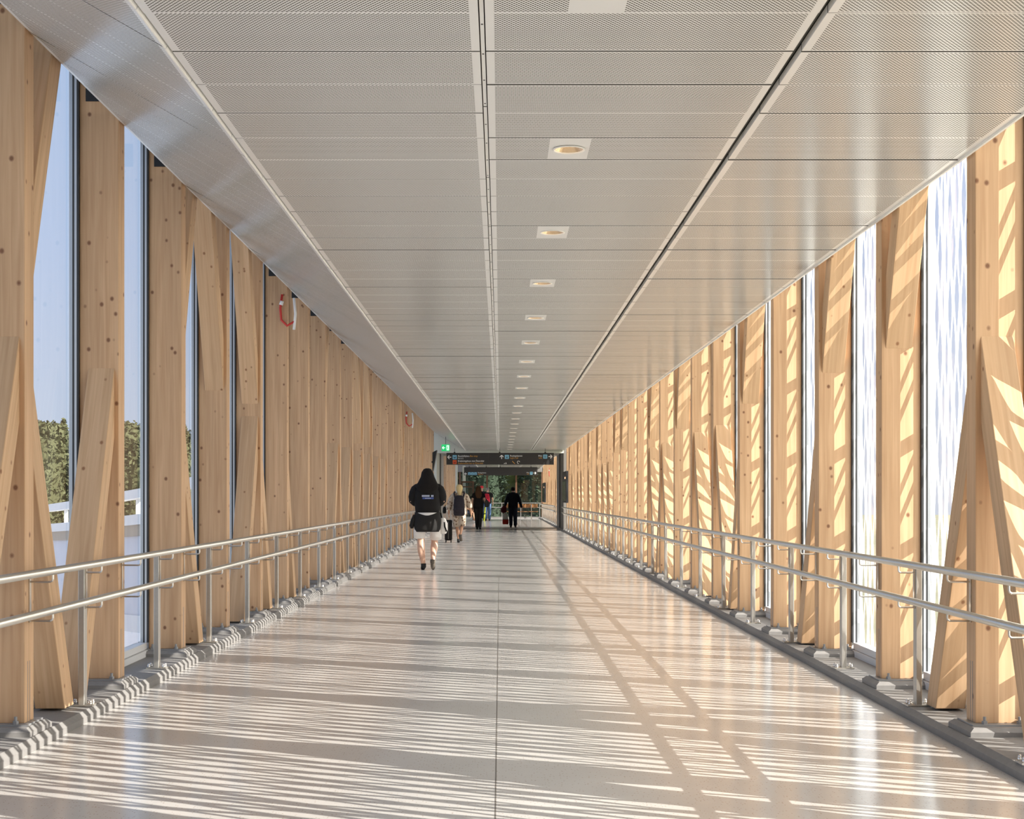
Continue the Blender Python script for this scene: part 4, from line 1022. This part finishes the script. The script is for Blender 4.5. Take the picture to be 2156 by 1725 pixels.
m = MB(); m.loft([(0, 0.02, 1.48 * q, 0.08, 0.075), (0, 0.01, 1.45 * q, 0.15, 0.10), (0, 0, 1.39 * q, 0.19, 0.115), (0, 0, 1.2 * q, 0.175, 0.125), (0, 0, 1.02 * q, 0.185, 0.13), (0, 0, 0.86 * q, 0.19, 0.135)], 20); m.build('shirt', M_BLACKC, w3, smooth=True)
for s_ in 'LR': limb('sleeve', J, ['sho' + s_, 'elb' + s_], (0.078, 0.062), M_BLACKC, w3, ext=0.62)
for s_ in 'LR': limb('trouser_leg', J, ['hip' + s_, 'knee' + s_, 'ankle' + s_], (0.105, 0.078, 0.062), M_BLACKT, w3)
shoes(J, w3, M_SHOE)
m = MB(); m.loft([(0, 0, 1.745 * q, 0.03, 0.03), (0, 0, 1.725 * q, 0.07, 0.08), (0, -0.01, 1.66 * q, 0.098, 0.105), (0.0, -0.03, 1.55 * q, 0.115, 0.09), (0.0, -0.08, 1.44 * q, 0.135, 0.06), (0.01, -0.115, 1.34 * q, 0.12, 0.04), (0.01, -0.13, 1.25 * q, 0.06, 0.02)], 18); m.build('hair', M_HAIRR, w3, smooth=True)
sb = empty('shoulder_bag', (-0.52, 57.05, 0.86)); tag(sb, 'dark grey bag on the arm of the brown-haired person', 'bag')
m = MB(); m.loft([(0, 0, 0.0, 0.06, 0.10), (0.01, 0, 0.06, 0.09, 0.15), (0.0, 0, 0.22, 0.08, 0.14), (-0.02, 0, 0.30, 0.03, 0.09)], 14, power=2.6); m.build('bag_body', M_GREYC, sb, smooth=True)
m = MB(); m.tube([(-0.01, -0.07, 0.28), (-0.09, -0.03, 0.42), (-0.13, 0.0, 0.52), (-0.10, 0.03, 0.45), (-0.01, 0.07, 0.28)], 0.010, 8); m.build('strap', M_GREYC, sb, smooth=True)

# 4. man in black with a red backpack, 5. person in red cap
w4 = person('person in black T-shirt and blue jeans with a red backpack, mostly hidden', (-0.66, 78.0, 0))
J, k = base_joints(1.76, 0.05, 1.05); J = scaleJ(J, k); body_mesh(w4, J, M_SKIN); face(J, w4); q = k
m = MB(); m.loft([(0, 0.02, 1.49 * q, 0.08, 0.075), (0, 0.01, 1.45 * q, 0.16, 0.10), (0, 0, 1.39 * q, 0.215, 0.125), (0, 0, 1.2 * q, 0.20, 0.135), (0, 0, 1.0 * q, 0.195, 0.135), (0, 0, 0.88 * q, 0.195, 0.135)], 20); m.build('shirt', M_BLACKC, w4, smooth=True)
for s_ in 'LR': limb('sleeve', J, ['sho' + s_, 'elb' + s_], (0.085, 0.070), M_BLACKC, w4, ext=0.7)
for s_ in 'LR': limb('trouser_leg', J, ['hip' + s_, 'knee' + s_, 'ankle' + s_], (0.11, 0.085, 0.07), M_BLUEJ, w4)
shoes(J, w4, M_SHOE)
m = MB(); m.loft([(0, 0, 1.745 * q, 0.03, 0.03), (0, 0, 1.725 * q, 0.07, 0.08), (0, -0.01, 1.66 * q, 0.088, 0.10), (0, -0.02, 1.60 * q, 0.08, 0.085)], 16); m.build('hair', M_HAIRG, w4, smooth=True)
rb = empty('backpack', (-0.70, 77.78, 0.98)); tag(rb, 'red backpack on the person in black T-shirt and blue jeans', 'backpack')
m = MB(); m.loft([(0, 0, 0.0, 0.12, 0.06), (0, -0.01, 0.05, 0.15, 0.085), (0, -0.02, 0.25, 0.15, 0.09), (0, 0.0, 0.42, 0.12, 0.06), (0, 0.02, 0.46, 0.06, 0.02)], 18, power=3.0); m.build('pack_body', M_REDC, rb, smooth=True)
for g_ in (-1, 1):
    m = MB(); m.tube([(g_ * 0.10, 0.02, 0.38), (g_ * 0.12, 0.10, 0.50), (g_ * 0.11, 0.20, 0.49)], 0.02, 8); m.build('shoulder_strap', M_BLACKC, rb, smooth=True)
w5 = person('person in a red cap walking close behind the brown-haired person', (-1.00, 79.5, 0))
J, k = base_joints(1.84, 0.05, 0.95); J = scaleJ(J, k); body_mesh(w5, J, M_SKIN); face(J, w5); q = k
m = MB(); m.loft([(0, 0.02, 1.49 * q, 0.08, 0.075), (0, 0.01, 1.45 * q, 0.15, 0.10), (0, 0, 1.39 * q, 0.195, 0.12), (0, 0, 1.2 * q, 0.185, 0.13), (0, 0, 0.88 * q, 0.185, 0.13)], 20); m.build('shirt', M_NAVYC, w5, smooth=True)
for s_ in 'LR': limb('sleeve', J, ['sho' + s_, 'elb' + s_, 'wri' + s_], (0.08, 0.065, 0.05), M_NAVYC, w5)
for s_ in 'LR': limb('trouser_leg', J, ['hip' + s_, 'knee' + s_, 'ankle' + s_], (0.105, 0.08, 0.065), M_JEANS, w5)
shoes(J, w5, M_SHOE)
m = MB(); m.loft([(0, 0, 1.775 * q, 0.03, 0.03), (0, 0, 1.76 * q, 0.08, 0.085), (0, 0.0, 1.70 * q, 0.100, 0.112), (0, 0.0, 1.65 * q, 0.104, 0.118)], 16); m.loft([(0, 0.14, 1.66 * q, 0.08, 0.09), (0, 0.14, 1.65 * q, 0.08, 0.09)], 14); m.build('cap', plain('cap_red', (0.70, 0.02, 0.03), 0.6), w5, smooth=True)
yb_ = empty('duffel_bag', (-0.80, 77.5, 0.0)); tag(yb_, 'tall yellow-green striped bag standing behind the brown-haired person', 'bag')
m = MB(); m.loft([(-0.05, 0, 0.0, 0.035, 0.05), (-0.04, 0, 0.05, 0.042, 0.06), (-0.02, 0, 0.35, 0.042, 0.06), (0.02, 0, 0.80, 0.034, 0.05), (0.02, 0, 0.86, 0.02, 0.03)], 12); m.build('bag_body', M_YELLOW, yb_, smooth=True)
m = MB(); m.tube([(0.02, 0, 0.84), (0.06, 0.0, 0.92), (0.06, 0.03, 0.96)], 0.012, 8); m.tube([(-0.062, -0.045, 0.36), (-0.02, -0.066, 0.37), (0.022, -0.045, 0.38)], 0.025, 8); m.build('strap', M_BLACKC, yb_, smooth=True)

# 6. man in dark jacket carrying a red bag and a carrier bag
w6 = person('person in dark navy jacket and jeans carrying bags, walking in the middle', (0.53, 60.5, 0))
J, k = base_joints(1.67, 0.05, 1.02)
J['ankleL'] = ((-0.09, 0.08, 0.09), (0.036, 0.036)); J['toeL'] = ((-0.10, 0.21, 0.035), (0.036, 0.026)); J['kneeL'] = ((-0.09, 0.06, 0.49), (0.056, 0.056)); J['ankleR'] = ((0.10, -0.09, 0.10), (0.036, 0.036)); J['toeR'] = ((0.11, 0.04, 0.035), (0.036, 0.026)); J['kneeR'] = ((0.095, 0.02, 0.49), (0.056, 0.056))
J['elbL'] = ((-0.29, -0.03, 1.15), (0.042, 0.042)); J['wriL'] = ((-0.345, -0.01, 0.93), (0.029, 0.029)); J['elbR'] = ((0.29, 0.0, 1.15), (0.042, 0.042)); J['wriR'] = ((0.37, 0.06, 0.86), (0.029, 0.029))
J = scaleJ(J, k); body_mesh(w6, J, M_SKIN); face(J, w6); q = k
m = MB(); m.loft([(0, 0.02, 1.52 * q, 0.07, 0.07), (0, 0.01, 1.46 * q, 0.16, 0.10), (0, 0, 1.40 * q, 0.215, 0.125), (0, 0, 1.2 * q, 0.205, 0.14), (0, 0, 1.0 * q, 0.20, 0.14), (0, 0, 0.84 * q, 0.205, 0.145)], 20); m.build('jacket', M_NAVYC, w6, smooth=True)
for s_ in 'LR': limb('sleeve', J, ['sho' + s_, 'elb' + s_, 'wri' + s_], (0.085, 0.07, 0.05), M_NAVYC, w6)
for s_ in 'LR': limb('trouser_leg', J, ['hip' + s_, 'knee' + s_, 'ankle' + s_], (0.11, 0.085, 0.068), M_JEANS, w6)
shoes(J, w6, M_SHOE)
m = MB(); m.loft([(0, 0, 1.745 * q, 0.03, 0.03), (0, 0, 1.725 * q, 0.075, 0.08), (0, -0.01, 1.66 * q, 0.095, 0.105), (0, -0.02, 1.58 * q, 0.085, 0.09)], 16); m.build('hair', M_HAIRB, w6, smooth=True)
rbg = empty('duffel_bag', (0.15, 60.45, 0.60)); tag(rbg, 'dark red duffel bag carried by the person in navy jacket', 'bag')
m = MB(); m.loft([(0.0, 0, 0.0, 0.06, 0.14), (0.0, 0, 0.05, 0.12, 0.20), (0, 0, 0.17, 0.13, 0.21), (0.02, 0, 0.27, 0.07, 0.16), (0.03, 0, 0.30, 0.03, 0.10)], 16, power=2.4); m.build('bag_body', cloth('dark_red_bag', (0.10, 0.012, 0.02)), rbg, smooth=True)
m = MB(); m.tube([(0.02, -0.08, 0.27), (0.045, -0.03, 0.35), (0.045, 0.03, 0.35), (0.02, 0.08, 0.27)], 0.010, 8); m.build('handle', M_BLACKC, rbg, smooth=True)
cb = empty('carrier_bag', (0.22, 60.55, 0.13)); tag(cb, 'white and red carrier bag beside the leg of the navy-jacket person', 'bag')
m = MB(); m.loft([(0, 0, 0.0, 0.10, 0.06), (0, 0, 0.05, 0.125, 0.075), (0, 0, 0.20, 0.12, 0.07)], 14, power=3); m.build('lower_panel', cloth('red_plastic', (0.45, 0.03, 0.02)), cb, smooth=True)
m = MB(); m.loft([(0, 0, 0.20, 0.12, 0.07), (-0.01, 0, 0.36, 0.10, 0.05), (-0.02, 0, 0.46, 0.05, 0.02)], 14, power=3); m.build('upper_panel', M_WHITEC, cb, smooth=True)

# 7. seated person with white trainers on the side bench
w7 = person('person in pink top and white trainers seated on the side bench', (-1.72, 71.0, 0.0), -PI / 2)
J, k = base_joints(1.68, 0.0, 0.95)
for n_ in list(J):
    p, r = J[n_]; J[n_] = ((p[0], p[1] - 0.05, p[2] - 0.40), r)
for s_, g_ in (('L', -1), ('R', 1)):
    J['hip' + s_] = ((g_ * 0.10, 0.0, 0.54), (0.088, 0.085)); J['thigh' + s_] = ((g_ * 0.10, 0.20, 0.54), (0.078, 0.078)); J['knee' + s_] = ((g_ * 0.10, 0.43, 0.53), (0.056, 0.056)); J['calf' + s_] = ((g_ * 0.10, 0.46, 0.38), (0.056, 0.058)); J['ankle' + s_] = ((g_ * 0.10, 0.52, 0.10), (0.036, 0.036)); J['toe' + s_] = ((g_ * 0.10, 0.65, 0.035), (0.036, 0.026))
    J['elb' + s_] = ((g_ * 0.25, 0.05, 0.76), (0.041, 0.041)); J['wri' + s_] = ((g_ * 0.14, 0.30, 0.66), (0.029, 0.029))
J = scaleJ(J, k); body_mesh(w7, J, M_SKIN2); face(J, w7)
m = MB(); m.loft([(0, -0.05, 1.07, 0.07, 0.065), (0, -0.05, 1.03, 0.15, 0.09), (0, -0.05, 0.97, 0.19, 0.11), (0, -0.045, 0.75, 0.175, 0.125), (0, -0.04, 0.55, 0.185, 0.14), (0, -0.04, 0.49, 0.18, 0.14)], 18); m.build('shirt', cloth('pink_cloth', (0.42, 0.13, 0.10)), w7, smooth=True)
for s_ in 'LR':
    limb('sleeve', J, ['sho' + s_, 'elb' + s_], (0.075, 0.06), MATS['pink_cloth'], w7, ext=0.6)
    limb('shorts_leg', J, ['hip' + s_, 'thigh' + s_, 'knee' + s_], (0.10, 0.095, 0.085), M_JEANS, w7, ext=0.5)
shoes(J, w7, M_WHITEC)
hh = J['head'][0]; m = MB(); m.loft([(0, hh[1], hh[2] + 0.085, 0.03, 0.03), (0, hh[1], hh[2] + 0.065, 0.07, 0.08), (0, hh[1] - 0.01, hh[2], 0.095, 0.10), (0, hh[1] - 0.03, hh[2] - 0.09, 0.085, 0.07)], 16); m.build('hair', M_HAIRR, w7, smooth=True)

# ------------------------------------------------------------------ outdoors
gr = MB(); gr.quad((-400, -150, -6), (400, -150, -6), (400, 600, -6), (-400, 600, -6)); tag(gr.build('ground', M_GROUND), kind='structure')
rd = MB(); rd.quad((-60, -20, -5.97), (-4.5, -20, -5.97), (-4.5, 100, -5.97), (-60, 100, -5.97)); tag(rd.build('forecourt_pavement', M_PALEWALL), kind='structure')
# white curved ramp with two edge beams
def spline(P, n):
    out = []
    for i in range(len(P) - 1):
        p0, p1, p2, p3 = P[max(i - 1, 0)], P[i], P[i + 1], P[min(i + 2, len(P) - 1)]
        for q in range(n):
            t = q / n
            out.append(tuple(0.5 * ((2 * b) + (c - a) * t + (2 * a - 5 * b + 4 * c - d) * t * t + (3 * b - a - 3 * c + d) * t ** 3) for a, b, c, d in zip(p0, p1, p2, p3)))
    out.append(P[-1]); return out
path = spline([(-44, 96, 0.1), (-29, 74, 0.45), (-19.2, 60, 0.72), (-11.4, 45, 1.28), (-8.4, 40, 1.62), (-6.6, 36, 1.82), (-5.4, 32, 2.0)], 8)
def beam(path, dz0, dz1, t=0.25):
    m = MB(); vs = []
    for i, p in enumerate(path):
        a, b = Vector(path[max(i - 1, 0)]), Vector(path[min(i + 1, len(path) - 1)])
        d = (b - a); nrm = Vector((-d.y, d.x, 0)).normalized() * t / 2
        for s_, dz in ((1, dz0), (-1, dz0), (-1, dz1), (1, dz1)): vs.append((p[0] + s_ * nrm.x, p[1] + s_ * nrm.y, p[2] + dz))
    k = len(path)
    fs = [(i * 4 + j, i * 4 + (j + 1) % 4, (i + 1) * 4 + (j + 1) % 4, (i + 1) * 4 + j) for i in range(k - 1) for j in range(4)] + [(0, 1, 2, 3), tuple(4 * (k - 1) + j for j in (3, 2, 1, 0))]
    return m.poly(vs, fs)
rp = empty('curved_ramp', path[16]); tag(rp, 'white curved ramp outside beyond the clear glass, before the forest', 'ramp')
off_ = tuple(-c for c in path[16])
for nm, a, b, t_ in (('upper_beam', -0.13, 0.14, 0.3), ('lower_beam', -0.92, -0.62, 0.5)): beam(path, a, b, t_).build(nm, M_VIADUCT, rp, loc=off_)
beam(path, -3.6, -1.25, 0.2).build('wall_panel', M_PALEWALL, rp, loc=off_)
beam(path, -1.25, -0.92, 0.35).build('shadow_gap', plain('beige_soffit', (0.42, 0.36, 0.29), 0.8), rp, loc=off_)  # beige strip between the lower beam and the wall panel
beam(path, -4.1, -3.6, 0.4).build('base_beam', M_VIADUCT, rp, loc=off_)
for i in range(1, len(path) - 1, 3):
    p = path[i]; m = MB(); m.box(p[0] - 0.06, p[0] + 0.06, p[1] - 0.06, p[1] + 0.06, p[2] - 0.62, p[2] - 0.13); m.build('post', M_VIADUCT, rp, loc=off_)
for i in range(2, len(path) - 1, 10):
    p = path[i]; m = MB(); m.tube([(p[0], p[1], -6.0), (p[0], p[1], p[2] - 3.6)], 0.35, 14); m.build('pier', M_VIADUCT, rp, loc=off_, smooth=True)

def tree_proto(name, kind, seed, H, Rw, leaf, trunk, ncard=2200, s0=0.12, s1=0.30):
    rr = random.Random(seed); r = empty(name)
    m = MB(); m.tube([(0, 0, 0), (0.05, 0, H * 0.35), (0, 0.05, H * 0.7), (0, 0, H * 0.97)], [0.18, 0.14, 0.09, 0.02], 8); m.build('trunk', trunk, r, smooth=True)
    c = MB()
    base = H * (0.12 if kind != 'pine' else 0.22)
    def env(t):
        if kind == 'fir': return Rw * (1 - t) ** 0.85 * (0.75 + 0.25 * abs(math.sin(t * 22)))
        if kind == 'pine': return Rw * max(0.0, math.sin((t * 0.80 + 0.18) * PI)) ** 0.6 * 0.95 + 0.1
        return Rw * math.sin((t * 0.88 + 0.10) * PI) ** 0.7
    # inner mass
    n_ = 9; rings = []
    for i in range(n_ + 1):
        t = i / n_; rings.append((rr.uniform(-.1, .1), rr.uniform(-.1, .1), base + (H - base) * t, env(t) * 0.62 + 0.02, env(t) * 0.62 + 0.02))
    c.loft(rings, 9)
    for i in range(ncard):
        t = rr.random() ** (1.25 if kind == 'fir' else 1.0); a = rr.uniform(0, 2 * PI); q = env(t) * rr.uniform(0.68, 1.06)
        p = Vector((q * math.cos(a), q * math.sin(a), base + (H - base) * t + rr.uniform(-.2, .2)))
        s_ = rr.uniform(s0, s1)
        u = Vector((rr.uniform(-1, 1), rr.uniform(-1, 1), rr.uniform(-.6, .3) if kind == 'fir' else rr.uniform(-1, 1))).normalized()
        v = u.cross(Vector((rr.uniform(-1, 1), rr.uniform(-1, 1), rr.uniform(-1, 1)))).normalized()
        c.poly([p - u * s_, p + v * s_ * 0.55, p + u * s_ * 1.1, p - v * s_ * 0.5], [(0, 1, 2, 3)])
    c.build('foliage', leaf, r)
    return r
pin = [tree_proto('pine_tree', 'pine', 3, 13.0, 3.7, M_PINE, M_BARK, 3000), tree_proto('pine_tree', 'fir', 5, 13.4, 3.8, M_PINE, M_BARK)]
pin_t = [tree_of(p) for p in pin]
fir = [tree_proto('spruce_tree', 'fir', 8, 14.0, 2.6, M_SPRUCE, M_BARK, 4200, 0.06, 0.17), tree_proto('birch_tree', 'leaf', 9, 12.5, 2.3, M_BIRCHLEAF, M_BIRCH, 3800, 0.06, 0.15)]
fir_t = [tree_of(p) for p in fir]
used = set()
def plant(lst, trs, i, x, y, z, s_, lab, grp):
    src = lst[i]
    if src.name in used: o = copy_tree(src, trs[i])
    else: o = src; used.add(src.name)
    o.location = (x, y, z); o.rotation_euler.z = R.uniform(0, 6.28); o.scale = (s_, s_, s_ * R.uniform(0.94, 1.04))
    tag(o, lab, 'tree', grp)
for row, (yb, n_) in enumerate(((128, 40), (139, 38), (150, 36))):
    for i in range(n_):
        x = -66 + i * (60.0 / n_) + R.uniform(-.6, .6)
        plant(pin, pin_t, R.choice((0, 0, 1)), x - row * 0.7, yb + R.uniform(-4, 4), -6, R.uniform(0.90, 1.05) * (1 + 0.035 * row), 'sunlit pine in the forest edge beyond the white curved ramp', 'pines beyond the curved ramp')
for i in range(34):
    x = -11 + (i % 17) * 1.3 + R.uniform(-.4, .4); y = 99 + (i // 17) * 7 + R.uniform(-2, 2)
    bi = 1 if R.random() < (0.45 if x < 1.5 else 0.12) else 0
    plant(fir, fir_t, bi, x, y, -4.6, R.uniform(0.9, 1.1), 'pale-trunked birch behind the end window' if bi else 'dark spruce behind the end window', 'birches behind the end window' if bi else 'spruces behind the end window')
